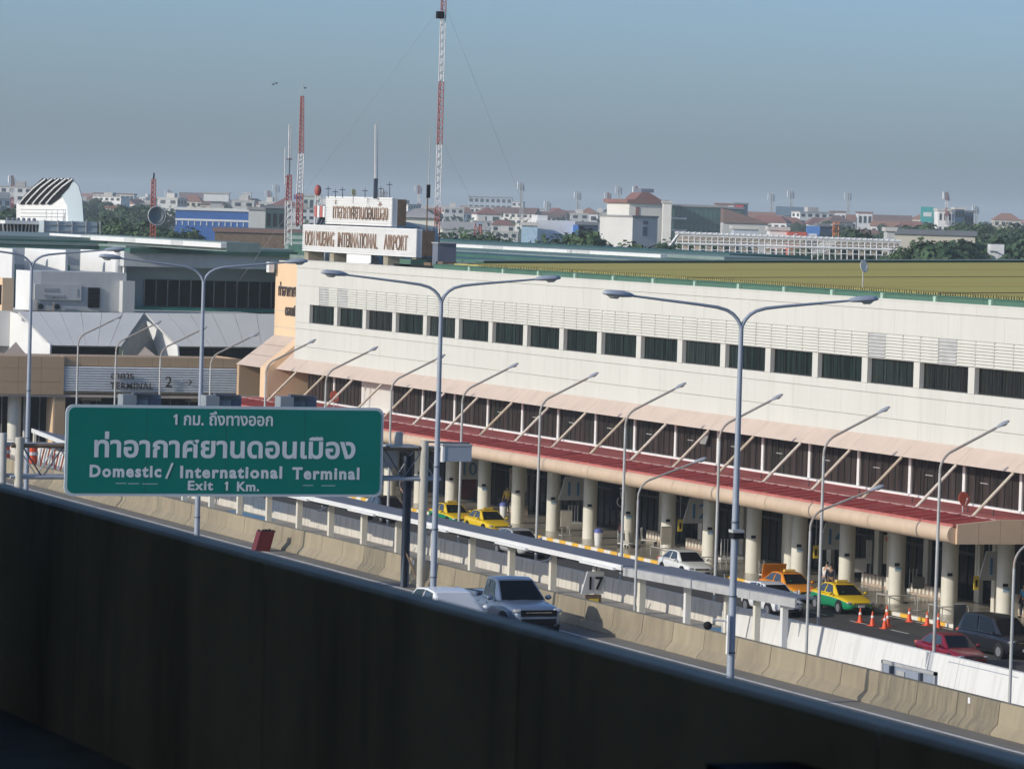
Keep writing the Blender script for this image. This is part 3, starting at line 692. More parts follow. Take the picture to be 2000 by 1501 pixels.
for k,(px,l) in enumerate(((80,'leftmost'),(112,'rightmost'))):
    p = P2(px,597,365.5)
    t = thing('air_conditioner', '%s air conditioner unit under the faded TERMINAL sign'%l, 'air conditioner', (p.x,365.5,10.2), 'air conditioners under the faded sign')
    MB().box(p.x-.35,p.x+.35,365.3,365.7,10.25,10.95).build('casing', GREYM, t)
    MB().tube([(p.x-.05,365.28,10.6),(p.x-.05,365.3,10.6)],.24,14).build('fan_grille', MULL, t)
    MB().box(p.x-.5,p.x-.42,365.1,365.2,10.1,11.0).build('bracket_post', TAN, t)
t = thing('tan_pylon', 'tan pylon with dark portrait panel on its left side by white wall', 'pylon', (100.2,370,10))
MB().box(96.9,97.9,364.5,366,10.2,13.0).build('shaft', TAN, t)
MB().box(96.84,96.9,364.7,365.8,10.7,12.4).build('panel', BLACKP, t)
# rooftop scoop with slanted fins, far behind
t = thing('louvred_hood', 'white curved rooftop hood with five slanting dark openings', 'roof hood', (130,470,17))
def SP(px,py,y=470): return P2(px,py,y)
body = [(33,434),(33,398),(46,388),(80,355),(90,349),(140,348),(152,362),(160,388),(163,434)]
HY = lambda x: 476-(x-33)/130*9.5
q0 = [SP(x,y,HY(x)) for x,y in body]; q1 = [p+Vector((.2,1.0,0)) for p in q0]
n = len(body)
MB().add(q0+q1,[tuple(range(n)),tuple(range(2*n-1,n-1,-1))]+[(i,(i+1)%n,n+(i+1)%n,n+i) for i in range(n)]).build('hood_shell', WHITE, t)
shade = [(118,378),(140,349),(153,363),(160,388),(163,432),(133,432),(131,402)]  # shade on the hood's right side, laid on as a blue-grey sheet
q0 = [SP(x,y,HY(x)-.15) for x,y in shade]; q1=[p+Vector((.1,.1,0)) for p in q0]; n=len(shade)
MB().add(q0+q1,[tuple(range(n)),tuple(range(2*n-1,n-1,-1))]+[(i,(i+1)%n,n+(i+1)%n,n+i) for i in range(n)]).build('shaded_cheek', GREYB, t)
for k in range(5):
    x0 = 34+13.2*k; x1 = 84+13.2*k
    pts = [(x0,398),(x0+14,381),(x0+32,363),(x1,347.5),(x1+6,349),(x0+46,367),(x0+28,386),(x0+11,399)]
    q0 = [SP(x,y,HY(x)-.3) for x,y in pts]; q1=[p+Vector((.12,.12,0)) for p in q0]; n=len(pts)
    MB().add(q0+q1,[tuple(range(n)),tuple(range(2*n-1,n-1,-1))]+[(i,(i+1)%n,n+(i+1)%n,n+i) for i in range(n)]).build('opening', BLACKP, t)
    MB().tube([SP(x0+3,398,HY(x0+3)-.5),SP(x0+15,384,HY(x0+15)-.5),SP(x0+33,366,HY(x0+33)-.5),SP(x1+5,349,HY(x1+5)-.5)],.09,6).build('fin_edge', WHITE, t)
m = MB()
for k in range(7): 
    a=SP(90+11*k,432,469); m.tube([a,a+Vector((0,0,1.3))],.03,5)
for z in (.5,.9,1.3): m.tube([SP(40,432,469)+Vector((0,0,z)),SP(165,433,469)+Vector((0,0,z))],.03,5)
m.build('handrail', GREYM, t)
t = thing('cooling_plant', 'grey cooling plant with white edge and dark open bays below the hood', 'roof plant', (130,468,13))
A=SP(9,430,468); B=SP(76,432,468); C=SP(76,466,468); E_=SP(190,434,466); H=SP(190,470,466)
MB().box(A.x,B.x,467.8,470,A.z-.38,A.z).build('edge_beam', WHITE, t)
MB().box(A.x,B.x,468.6,470,C.z-1,A.z-.38).build('bay_back', BLACKP, t)
for k in range(10): 
    x=A.x+(B.x-A.x)*k/9.6; MB().bx((x,468.3,A.z-1.2),(.12,.2,1.7),0,ry=R(random.uniform(-10,10))).build('frame_post', GREYM, t)
for k in range(6): MB().ell((A.x+.5+k*.6,468.5,A.z+.12),(.22,.2,.22)).build('fan', SLATE, t)
MB().box(B.x,E_.x,466,470,H.z-1,E_.z).build('tank_wall', GREYB, t)
for k in range(5): MB().box(B.x+k*1.6,B.x+k*1.6+.12,465.9,466,H.z-1,E_.z+.1).build('wall_post', GREYM, t)
for k in range(3): MB().box(B.x,E_.x,465.92,465.99,H.z+.2+k*.7,H.z+.28+k*.7).build('pipe', GREYM, t)
# ------------------------------------------------------------------ street lamps
def arc_pts(c, r, a0, a1, n, ex, ez):
    return [Vector(c)+ex*(r*math.cos(a0+(a1-a0)*i/n))+ez*(r*math.sin(a0+(a1-a0)*i/n)) for i in range(n+1)]
EX, EZ = Vector((1,0,0)), Vector((0,0,1))
def lamp_head(mbs, p, d, L=.75, wd=.13, ht=.085):
    # p: arm end, d: unit direction outwards; returns body and lens builders
    d = d.normalized(); s = Vector((0,1,0)); u = s.cross(d)*-1
    if u.z < 0: u = -u
    secs = []
    for t,a,h in ((0,.30,.45),(.12,.55,.75),(.35,1,1),(.75,1,.95),(.93,.7,.65),(1,.25,.25)):
        secs.append([p+d*(L*t)+s*(wd*a*math.cos(th))+u*(ht*h*(math.sin(th) if math.sin(th)>0 else .55*math.sin(th))) for th in [2*math.pi*k/12 for k in range(12)]])
    mbs[0].loft(secs)
    secs = []
    for t,a,h in ((.42,.3,.2),(.52,.8,1),(.72,.8,1),(.84,.3,.2)):
        secs.append([p+d*(L*t)+s*(wd*.8*a*math.cos(th))-u*(ht*(.35+.75*h*max(0,-math.sin(th)))) for th in [2*math.pi*k/10 for k in range(10)]])
    mbs[1].loft(secs)
def single_lamp(H=9.1, reach=2.75, rise=1.35, pm=POLEG, r=.085):
    t = thing('street_lamp', 'x', 'street lamp', (0,0,0), world=False)
    MB().tube([(0,0,0),(0,0,H-.2)],[r,r*.8],10).build('pole', pm, t, smooth=40)
    MB().tube([(0,0,0),(0,0,.5)],r*1.35,10).build('base_sleeve', GREYM, t)
    pts = [Vector((0,0,H-.2))]
    a = math.atan2(rise,reach)
    k = 7
    for i in range(k+1):
        f = i/k; th = math.pi/2*(1-f)+a*f
        pts.append(pts[-1]+Vector((math.cos(th),0,math.sin(th)))*.16)
    e = pts[-1]; d = Vector((math.cos(a),0,math.sin(a)))
    pts.append(e+d*max(.2,(reach-e.x)/d.x))
    MB().tube(pts,[r*.72]*len(pts),8).build('arm', mat('arm_rusty',(.34,.32,.29),.5,.15,1,dirt=(.30,.16,.08),damt=.5), t, smooth=40)
    b = [MB(),MB()]; lamp_head(b, pts[-1], d, .72, .15, .10)
    h = b[0].build('lamp_head', HEADG, t, smooth=50); b[1].build('lens', LENS, h, smooth=50)
    return t
LB = ['single-arm grey street lamp %s' % s for s in (
 'above the left half of the green sign, arm against pink skirt','behind the right half of the green sign','just right of the green sign',
 'rising behind the small grey box sign','between the yellow taxis and the notice boards','beside the white sedan on its left',
 'crossing the right end of the white sedan','rising from the white wall by the orange and green taxi','rising from the white wall by the red car')]
l0 = single_lamp(); G1 = 'grey single-arm street lamps along the frontage road'
l0.location = (89.3,269.1,0); l0['label'] = LB[0]; l0['group'] = G1
for i in range(1,9): copy_tree(l0,(89.3,269.1-11.97*i,0),0,LB[i])
for (x,y,l) in ((89.31,281.0,'rightmost of the four against the white folded roof'),(89.42,293.0,'third of the four against the white folded roof'),(89.7,305.0,'second of the four against the white folded roof'),(90.25,317.0,'leftmost of the four against the white folded roof')):
    copy_tree(l0,(x,y,0),0,'single-arm grey street lamp, '+l)
copy_tree(l0,(89.3,161.4,0),0,'single-arm grey street lamp at the right edge by the black van')
q0 = single_lamp(7.0,2.75,1.0,POLEG,.07); G2 = 'low street lamps behind the tollway barrier'
q0.location = (80,185.7,0); q0['group'] = G2; q0['label'] = 'lower single-arm lamp in front of the walkway left of the white sedan'
copy_tree(q0,(80,167.1,0),0,'lower single-arm lamp in front of the white wall by the orange taxi')
copy_tree(q0,(80,148.8,0),0,'lower single-arm lamp in front of the black van at lower right')
# twin-arm lamps standing on the tollway median
t = thing('twin_lamp', 'x', 'street lamp', (0,0,0), 'tall twin-arm lamps on the tollway median', world=False)
MB().tube([(0,0,0),(0,0,5.2),(0,0,10.75)],[.115,.095,.065],14).build('pole', POLE, t, smooth=40)
MB().tube([(0,0,0),(0,0,.35)],.17,14).build('base_sleeve', STEEL, t)
m = MB()
for z in (1.5,3.1,5.2): m.tube([(0,0,z),(0,0,z+.04)],.125,14)
m.build('joint_ring', DARKST, t)
for s in (-1,1):
    pts = [Vector((0,0,10.6)),Vector((s*.03,0,10.78)),Vector((s*.12,0,10.95)),Vector((s*.26,0,11.09)),Vector((s*.45,0,11.20)),Vector((s*.75,0,11.28)),Vector((s*1.3,0,11.345)),Vector((s*3.35,0,11.545))]
    arm = MB().tube(pts,[.055,.055,.055,.052,.05,.05,.045,.034],10).build('arm', POLE, t, smooth=40)
    b = [MB(),MB()]; lamp_head(b, pts[-1], Vector((s,0,.07)), .92, .17, .12)
    h = b[0].build('lamp_head', mat('twin_head_grey',(.33,.37,.43),.4,.08), t, smooth=50); b[1].build('lens', LENS, h, smooth=50)
MX = 51.2
TL = ['tall twin-arm lamp at the right, its base clear of the parapet','tall twin-arm lamp right of the green sign and grey box','tall twin-arm lamp behind the middle of the green sign','tall twin-arm lamp at the far left edge']
ys = [2.1849*MX,2.655*MX,3.1698*MX,3.6651*MX]
t.location = (MX,ys[0],6.2); t['label'] = TL[0]
twin0 = t
for i in (1,2,3): copy_tree(twin0,(MX,ys[i],6.2),0,TL[i])
t = thing('pole_camera', 'small black camera box clamped to the nearest twin lamp pole', 'camera', (51.2,111.9,9.5))
MB().bx((51.2,111.72,11.05),(.32,.3,.16)).build('housing', BLACKP, t); MB().bx((51.18,111.7,11.18),(.36,.3,.08)).build('hood', GREYM, t)
t = thing('security_camera', 'black dome camera on a white bracket on the nearest twin pole', 'camera', (50.9,111.8,8.3))
MB().tube([(51.1,111.8,8.62),(50.55,111.8,8.66)],.03,6).build('bracket', WHITE, t); MB().ell((50.42,111.8,8.5),(.13,.13,.12)).build('dome', BLACKP, t, smooth=True); MB().box(51.0,51.05,111.7,111.8,7.7,8.8).build('cable_box', WHITE, t)
# ------------------------------------------------------------------ overhead road sign and its gantry
GYY = 148.0
g = thing('sign_gantry', 'grey steel truss gantry carrying the green road sign', 'gantry', (48,GYY,6.2))
for x in (40.1,55.25): 
    MB().tube([(x,GYY,6.2),(x,GYY,11.6)],.155,14).build('post', mat('gantry_post',(.46,.44,.38),.6,.1,dirt=(.3,.27,.2),damt=.4), g, smooth=40)
MB().tube([(39.72,GYY+.8,6.2),(39.72,GYY+.8,11.7)],.14,14).build('post', GREYM, g, smooth=40)
MB().box(54.78,54.82,GYY+.6,GYY+.86,6.2,11.0).box(54.98,55.02,GYY+.6,GYY+.86,6.2,11.0).box(54.82,54.98,GYY+.71,GYY+.75,6.2,11.0).build('rear_post', DARKST, g)
for z in (11.3,10.2):
    for dy in (0,.8): MB().tube([(39.8,GYY+dy,z),(55.9,GYY+dy,z)],.075,8).build('chord', RUST if z > 11 and dy == 0 else STEEL, g)
x = 40.2
i = 0
while x < 55.4:
    for dy in (0,.8): MB().tube([(x,GYY+dy,10.2 if i%2 else 11.3),(x+.75,GYY+dy,11.3 if i%2 else 10.2)],.028,6).build('diagonal', STEEL if dy else DARKST, g)
    MB().tube([(x,GYY,11.3),(x+.75,GYY+.8,11.3)],.025,6).build('cross_brace', DARKST, g)
    MB().tube([(x,GYY,10.2),(x+.75,GYY+.8,10.2)],.025,6).build('cross_brace', DARKST, g); x += .75; i += 1
MB().tube([(54.85,GYY+.7,7.6),(55.2,GYY+.2,6.5)],.04,6).build('stay', RUST, g)
MB().box(53.9,55.0,GYY-.1,GYY+.9,11.34,11.42).build('catwalk', GREYM, g)
MB().tube([(54.35,GYY+.3,11.42),(54.35,GYY+.3,11.9)],.16,10).build('drum', GREYM, g)
t = thing('box_sign', 'small blank blue grey box sign at the right end of the gantry', 'sign', (56.4,GYY,10.9))
MB().box(55.95,57.0,GYY-.25,GYY+.15,10.86,11.42).build('box_body', mat('box_sign_grey',(.36,.40,.45),.5,.05), t); MB().box(55.86,55.95,GYY-.27,GYY+.17,10.84,11.44).build('side_trim', WHITE, t)
MB().box(55.86,57.02,GYY-.27,GYY+.17,11.42,11.5).build('lid', GREYM, t); MB().tube([(55.2,GYY,11.56),(57.0,GYY,11.52)],.035,6).build('bracket', DARKST, t)
t = thing('sign_box_unit', 'pale sign box hanging inside the gantry truss beside the green sign', 'box', (54.2,149,10.4))
MB().box(53.72,54.6,GYY+1.0,GYY+1.3,10.55,11.2).build('box_body', GREYD, t); MB().box(53.7,53.78,GYY+.98,GYY+1.32,10.5,11.22).build('side_trim', WHITE, t)
# cabinets above the sign (lighting boxes)
for k,(a,b) in enumerate(((43.87,45.35),(46.95,48.35),(49.75,51.2))):
    t = thing('light_cabinet', ['leftmost','middle','rightmost'][k]+' of three grey cabinets standing behind the top of the green sign', 'cabinet', ((a+b)/2,149,11.4), 'grey cabinets on top of the gantry')
    MB().box(a,a+.5,GYY+.15,GYY+.8,11.38,13.13).build('housing', mat('cabinet_grey',(.24,.27,.29),.6), t)
    MB().box(a+.5,b,GYY+.4,GYY+.8,11.38,13.13).build('housing', mat('cabinet_grey',(.24,.27,.29),.6), t)
    MB().box(a+.52,a+1.0,GYY+.35,GYY+.4,11.5,12.95).build('door', mat('cabinet_glass',(.25,.28,.30),.3,.3,2), t)
    MB().box(a+1.04,b-.06,GYY+.35,GYY+.4,11.5,13.0).build('door', SLATE, t)
    for z in (11.9,12.3,12.7): MB().box(a+.54,a+.98,GYY+.32,GYY+.35,z,z+.05).build('hinge_bar', GREYM, t)
    MB().bx(((a+b)/2+.1,GYY+.3,13.15),(.9,.35,.07),0,ry=R(3)).build('lid', DARKST, t)
# the sign itself
s = thing('road_sign', 'large green airport exit sign with Thai and English white lettering', 'sign', (47.63,GYY-.2,9.58))
def rrect(x0,x1,z0,z1,r,n=5):
    P = []
    for cx_,cz_,a0 in ((x1-r,z1-r,0),(x0+r,z1-r,90),(x0+r,z0+r,180),(x1-r,z0+r,270)):
        for i in range(n+1): a = R(a0+90*i/n); P.append((cx_+r*math.cos(a),cz_+r*math.sin(a)))
    return P
MB().prism(rrect(41.70,53.57,9.56,12.78,.28),'y',GYY-.22,GYY-.14).build('border', SIGNE, s)
MB().prism(rrect(41.80,53.47,9.66,12.68,.22),'y',GYY-.232,GYY-.222).build('face', SIGNG, s)
for z in (9.9,11.1,12.3): MB().box(41.9,53.4,GYY-.14,GYY-.05,z,z+.08).build('rail', STEEL, s)
def sgn(px,py): 
    d = ray(px,py); return CAM + d*((GYY-.245)/d.y)
def line(body, pxl, pxr, pyb, size, bold, sx=1.0, space=1.0):
    a = sgn(pxl,pyb); b = sgn(pxr,pyb)
    o = text_mesh(body,size,SIGNW,'lettering',s,(a.x,GYY-.236,a.z),ext=.003,bold=bold,space=space)
    w_ = max(v.co.x for v in o.data.vertices); mn = min(v.co.x for v in o.data.vertices)
    k = (b.x-a.x)/(w_-mn)
    for v in o.data.vertices: v.co.x = (v.co.x-mn)*k
    return o
line('กม.',359,398,829.3,.60,.012); line('ถึงทางออก',409,533,829.8,.60,.012)
a = sgn(338,829); MB().prism([(a.x+.09,a.z),(a.x+.16,a.z),(a.x+.16,a.z+.37),(a.x+.10,a.z+.37),(a.x+.01,a.z+.29),(a.x+.035,a.z+.25),(a.x+.09,a.z+.28)],'y',GYY-.245,GYY-.234).build('lettering', SIGNW, s)
line('ท่าอากาศยานดอนเมือง',184,694,891,1.02,.026)
line('Domestic',175,315,930,.58,.022,space=1.2)
MB().bx((sgn(331,919).x,GYY-.24,sgn(331,919).z),(.07,.01,.60),0,ry=R(22)).build('lettering', SIGNW, s)
line('International',352,551,932,.58,.022,space=1.2)
line('Terminal',571,702,934.5,.58,.022,space=1.2)
for xa,xb,py in ((226,247,944),(250,272,944.5),(278,308,945),(591,612,948),(628,655,948.5)):
    a,b = sgn(xa,py),sgn(xb,py); MB().box(a.x,b.x,GYY-.2335,GYY-.232,a.z,a.z+.022).build('scratch', SIGNE, s)
for x in (44.65,47.6,50.55): MB().box(x,x+.018,GYY-.2335,GYY-.232,9.67,12.67).build('panel_seam', mat('sign_seam',(.0,.07,.06),.6), s)
line('Exit',367,416,956,.46,.014,space=1.15)
a = sgn(440,957.5); MB().prism([(a.x+.03,a.z),(a.x+.10,a.z),(a.x+.10,a.z+.32),(a.x+.04,a.z+.32),(a.x-.03,a.z+.25),(a.x,a.z+.22),(a.x+.03,a.z+.24)],'y',GYY-.245,GYY-.234).build('lettering', SIGNW, s)
line('Km.',463,506,958,.46,.014,space=1.1)
# back of a road sign behind the barrier
t = thing('road_sign', 'grey back of a small road sign behind the tollway barrier', 'sign', (70,137.5,3))
MB().box(69.98,70.02,135.7,139.8,2.6,4.3).build('panel', POLE, t)
for (z0,z1) in ((4.22,4.34),(2.55,2.64)): MB().box(69.94,70.06,135.65,139.85,z0,z1).build('frame', GREYM, t)
for y in (135.65,139.75): MB().box(69.94,70.06,y,y+.1,2.6,4.34).build('frame', GREYM, t)
for y in (136.6,138.9): MB().box(69.85,69.97,y,y+.14,0,4.2).build('post', DARKST, t)
MB().box(69.93,69.97,138.0,138.6,3.4,4.1).build('stiffener', GREYM, t)
# red and white hazard boards and an orange barrel, far left
for k,(px,py,l) in enumerate(((91,892,'left'),(119,902,'right'))):
    p = P2(px,py,205); t = thing('hazard_board', '%s red and white striped hazard board beside the gantry post'%l, 'barrier board', (p.x,205,6.2), 'striped hazard boards')
    for i in range(6): MB().bx((p.x-.35+.14*i,205,p.z),(.07,.04,.85),0,ry=R(12)).build('stripe', WHITE if i%2==0 else SATRED, t)
    for q in (-.3,.3): MB().tube([(p.x+q,205.05,6.2),(p.x+q,205.05,p.z+.4)],.03,6).build('leg', GREYM, t)
p = P2(8,884,210); t = thing('traffic_drum', 'orange and white traffic drum at the left edge', 'drum', (p.x,210,6.2))
MB().tube([(p.x,210,6.2),(p.x,210,p.z+.5)],[.34,.28],14).build('drum_body', CONEO, t); MB().tube([(p.x,210,p.z),(p.x,210,p.z+.15)],.325,14).build('band', WHITE, t)
p = P2(62,888,208); t = thing('traffic_drum', 'orange and white traffic drum behind the left gantry post', 'drum', (p.x,208,6.2))
MB().tube([(p.x,208,6.2),(p.x,208,p.z+.5)],[.34,.28],14).build('drum_body', CONEO, t); MB().tube([(p.x,208,p.z),(p.x,208,p.z+.15)],.325,14).build('band', WHITE, t)
# ------------------------------------------------------------------ vehicles (local: nose towards +y, ground at z = 0)
def paint(name, c, metal=0.0): return mat(name, c, .28, .02, 1, metal=metal, coat=.45)
CGLASS = mat('car_glass', (.008,.009,.011), .05, .1, spec=.3)
SGLASS = mat('car_side_glass', (.05,.065,.08), .05, .1, spec=.8)
CHROME = mat('chrome', (.6,.6,.62), .15, .02, metal=.9)
HLITE = mat('headlight_glass', (.34,.36,.38), .08, .6, 9, spec=.8)
TYRE = mat('tyre', (.015,.015,.015), .8)
RIM = mat('wheel_rim', (.35,.36,.38), .3, .1, metal=.5)
PLATE = mat('number_plate_white', (.7,.7,.68), .5)
def sec(y, hw, zb, zt, crown=.02):
    # half profile from bottom centre to top centre, mirrored
    zm = zb+(zt-zb)*.55
    h = [(hw*.80,zb),(hw*.97,zb+(zt-zb)*.18),(hw,zm),(hw*.965,zb+(zt-zb)*.86),(hw*.86,zt-.01),(hw*.45,zt+crown)]
    return [(x,y,z) for x,z in h]+[(-x,y,z) for x,z in reversed(h)]
KINDS = {
 'sedan': dict(L=4.6,W=1.775,wb=(1.38,-1.32),r=.315,st=[(2.30,.52,.36,.60),(2.20,.70,.24,.68),(1.85,.84,.18,.78),(1.05,.885,.17,.91),(.2,.8875,.17,.93),(-.9,.885,.17,.95),(-1.75,.87,.20,1.0),(-2.15,.80,.26,.99),(-2.30,.68,.36,.88)],
   gh=dict(A=(.74,1.05,.90),B=(.565,.22,1.40),C=(.585,-.35,1.46),D=(.55,-1.05,1.41),E=(.66,-1.80,1.0))),
 'suv': dict(L=4.4,W=1.80,wb=(1.35,-1.30),r=.345,st=[(2.2,.55,.42,.72),(2.1,.74,.28,.82),(1.7,.87,.22,.92),(1.05,.90,.22,1.02),(.2,.90,.22,1.04),(-.9,.90,.22,1.07),(-1.7,.88,.25,1.12),(-2.1,.82,.3,1.1),(-2.2,.74,.4,.98)],
   gh=dict(A=(.76,1.05,1.0),B=(.60,.25,1.54),C=(.62,-.4,1.61),D=(.60,-1.35,1.55),E=(.70,-2.05,1.10))),
 'mpv': dict(L=4.95,W=1.85,wb=(1.55,-1.50),r=.34,st=[(2.47,.6,.38,.78),(2.36,.78,.24,.92),(2.0,.90,.18,1.02),(1.45,.92,.17,1.10),(.3,.925,.17,1.12),(-1.0,.925,.17,1.14),(-1.9,.91,.2,1.16),(-2.35,.86,.28,1.12),(-2.47,.80,.38,1.0)],
   gh=dict(A=(.80,1.55,1.08),B=(.68,.55,1.78),C=(.70,-.4,1.87),D=(.69,-1.85,1.84),E=(.76,-2.40,1.12))),
 'pickup': dict(L=5.3,W=1.855,wb=(1.72,-1.40),r=.38,st=[(2.65,.62,.5,.86),(2.55,.80,.34,.98),(2.2,.90,.32,1.06),(1.25,.925,.34,1.14),(.3,.9275,.36,1.16),(-.45,.9275,.36,1.17),(-.75,.9275,.38,1.17),(-2.3,.9275,.42,1.18),(-2.6,.91,.46,1.18)],
   gh=dict(A=(.80,1.22,1.12),B=(.63,.45,1.74),C=(.645,.1,1.80),D=(.64,-.35,1.78),E=(.72,-.62,1.16))),
}
def make_car(kind, name, label, cat, up, low=None, group=None, side_glass=None, ws=None, taxi=False, plate=True, bumper=None):
    K = KINDS[kind]; low = low or up; t = thing(name, label, cat, (0,0,0), group, world=False)
    S = [sec(*q) for q in K['st']]
    b = MB(); n = 12
    vs = [p for q in S for p in q]
    lowf, upf = [], []
    for i in range(len(S)-1):
        for j in range(n):
            f = (i*n+j,i*n+(j+1)%n,(i+1)*n+(j+1)%n,(i+1)*n+j)
            (upf if j in (3,4,5,6,7) else lowf).append(f)
    lowf += [tuple(range(n-1,-1,-1)), tuple((len(S)-1)*n+j for j in range(n))]
    b.add(vs, upf, 0); b.add(vs, lowf, 1)
    me = b.mesh('body', [up,low])
    bb = bmesh.new(); bb.from_mesh(me); bmesh.ops.remove_doubles(bb, verts=bb.verts, dist=.0005); bmesh.ops.recalc_face_normals(bb, faces=bb.faces); bb.to_mesh(me); bb.free()
    me.shade_smooth()
    body = inst(me,'body',t); md = body.modifiers.new('smooth','SUBSURF'); md.levels = 2; md.render_levels = 2
    # greenhouse
    g = K['gh']; A,B,C,D,E = (g[k] for k in 'ABCDE')
    def P(p,s): return Vector((p[0]*s,p[1],p[2]))
    m = MB(); hwb = K['W']/2*.93
    Am = (hwb,A[1]-.35,A[2]+.01); Em = (hwb,E[1]+.35,E[2]-.02)
    L_ = {}
    for s in (-1,1):
        L_[s] = dict(A=P(A,s),B=P(B,s),C=P(C,s),D=P(D,s),E=P(E,s),M=P(Am,s),N=P(Em,s))
        q = L_[s]
        m.add([q['A'],q['M'],q['B']],[(0,1,2)]); m.add([q['M'],q['N'],q['D'],q['C'],q['B']],[(0,1,2,3,4)]); m.add([q['N'],q['E'],q['D']],[(0,1,2)])
    a,c = L_[-1],L_[1]
    m.add([a['A'],c['A'],c['B'],a['B']],[(0,1,2,3)]); m.add([a['D'],c['D'],c['E'],a['E']],[(0,1,2,3)])
    cb = Vector((0,B[1],B[2]+.03)); cc = Vector((0,C[1],C[2]+.035)); cd = Vector((0,D[1],D[2]+.03))
    m.add([a['B'],cb,c['B'],c['C'],cc,a['C']],[(0,1,4,5),(1,2,3,4)]); m.add([a['C'],cc,c['C'],c['D'],cd,a['D']],[(0,1,4,5),(1,2,3,4)])
    m.add([a['B'],c['B'],cb],[(0,1,2)]); m.add([a['D'],c['D'],cd],[(0,1,2)])
    gm = m.mesh('roof_shell', up); gb_ = bmesh.new(); gb_.from_mesh(gm); bmesh.ops.remove_doubles(gb_,verts=gb_.verts,dist=.0005); bmesh.ops.recalc_face_normals(gb_,faces=gb_.faces); bmesh.ops.bevel(gb_, geom=gb_.edges[:], offset=.05, segments=3, affect='EDGES', clamp_overlap=True); gb_.to_mesh(gm); gb_.free(); gm.shade_smooth(); gm.set_sharp_from_angle(angle=R(38))
    inst(gm,'roof_shell',t)
    def pane(nm, pts, mt, off=.02, inset=.06):
        pts = [Vector(p) for p in pts]; c0 = sum(pts,Vector())/len(pts)
        nrm = (pts[1]-pts[0]).cross(pts[2]-pts[0]).normalized()
        if nrm.dot(c0-Vector((0,-.2,.9))) < 0: nrm = -nrm
        q = [p+(c0-p).normalized()*inset+nrm*off for p in pts]; b_ = [p-nrm*.03 for p in q]; k = len(q)
        MB().add(q+b_,[tuple(range(k)),tuple(range(2*k-1,k-1,-1))]+[(i,(i+1)%k,k+(i+1)%k,k+i) for i in range(k)]).build(nm, mt, t)
    pane('windscreen',[a['A'],c['A'],c['B'],a['B']],ws or CGLASS,.012,.075)
    pane('rear_window',[a['D'],c['D'],c['E'],a['E']],CGLASS,.012,.085)
    sg = side_glass or SGLASS
    for s in (-1,1):
        q = L_[s]; mid = q['M'].lerp(q['N'],.5); top = q['C']
        pane('side_window',[q['M'],mid,top.lerp(q['D'],.12),q['C'],q['B']],sg,.014,.09)
        pane('side_window',[mid,q['N'],q['D'],top.lerp(q['D'],.12)],sg,.014,.09)
    # wheels
    hw = K['W']/2; r = K['r']
    for s in (-1,1):
        for y in K['wb']:
            MB().tube([(s*(hw-.30),y,r+.03),(s*(hw+.004),y,r+.03)],r+.06,20).build('wheel_arch', BLACK, t)
            wv = MB().tube([(s*(hw-.2),y,r),(s*(hw-.01),y,r),(s*(hw+.012),y,r)],[r,r,r*.93],22).build('wheel', TYRE, t, smooth=40)
            k = MB().tube([(s*(hw-.05),y,r),(s*(hw+.022),y,r)],r*.64,18)
            for i in range(5):
                th = 2*math.pi*i/5; k.bx((s*(hw+.024),y+r*.36*math.cos(th),r+r*.36*math.sin(th)),(.012,.05,r*.5),0,rx=th-math.pi/2)
            k.build('rim', RIM, wv)
    # nose
    fy = K['L']/2; st = K['st']; zt = st[1][3]; z0 = st[1][2]; wn = st[1][1]
    for s in (-1,1):
        MB().ell((s*wn*.84,fy-.17,zt-.075),(.20,.15,.07 if kind != 'pickup' else .085),0,12,6).build('headlight', HLITE, t, smooth=True)
        MB().ell((s*wn*.88,fy-.20,z0+.16),(.09,.08,.05),0,10,5).build('fog_lamp', CHROME, t, smooth=True)
        MB().ell((s*(hw+.10),A[1]-.35,A[2]+.08),(.12,.07,.085),0,10,6).build('mirror', up, t, smooth=True)
        MB().ell((s*wn*.92,-fy+.10,K['st'][-2][3]-.12),(.13,.1,.09),0,10,6).build('tail_light', SATRED, t, smooth=True)
        for yy in (.25,-.55): MB().bx((s*(hw+.005),yy,A[2]-.13),(.025,.18,.03)).build('door_handle', low, t)
    MB().bx((0,fy-.05,zt-.10),(wn*1.15,.10,.10),0,rx=R(-8)).build('grille', BLACKP, t)
    MB().bx((0,fy-.02,zt-.115),(wn*1.1,.06,.018)).build('grille_bar', CHROME, t)
    MB().bx((0,fy-.06,z0+.12),(wn*1.3,.12,.12)).build('intake', BLACKP, t)
    if plate: MB().bx((0,fy+.015,z0+.22),(.36,.02,.13)).build('number_plate', PLATE, t)
    for s in (-1,1): MB().bx((s*.3,A[1]+.02,A[2]+.03),(.5,.02,.015),0,rz=R(8*s)).build('wiper', BLACK, t)
    if taxi:
        MB().bx((0,-.1,C[2]+.085),(.62,.2,.11)).build('taxi_sign', mat('taxi_sign_yellow',(.70,.50,.08),.5), t)
        MB().bx((.33,.80,1.06),(.12,.02,.06),0,rx=R(-30)).build('vacant_light', mat('vacant_lamp',(.05,.45,.16),.4), t)
    return t
def put(t, x, y, yaw=0): t.location = (x,y,0); t.rotation_euler = (0,0,math.pi+yaw); return t
TYEL, TGRN, TORA = paint('taxi_yellow',(.80,.55,.01)), paint('taxi_green',(.01,.24,.10)), paint('taxi_orange',(.80,.28,.01))
GT = 'taxis waiting at the kerb'
put(make_car('sedan','taxi','yellow taxi with green lower body, nearest the orange traffic cones','taxi',TYEL,TGRN,GT,taxi=True),98.2,201.1)
t = put(make_car('sedan','taxi','orange and green taxi with its boot open, a man in black beside it','taxi',TORA,TGRN,GT,taxi=True),98.15,207.3)
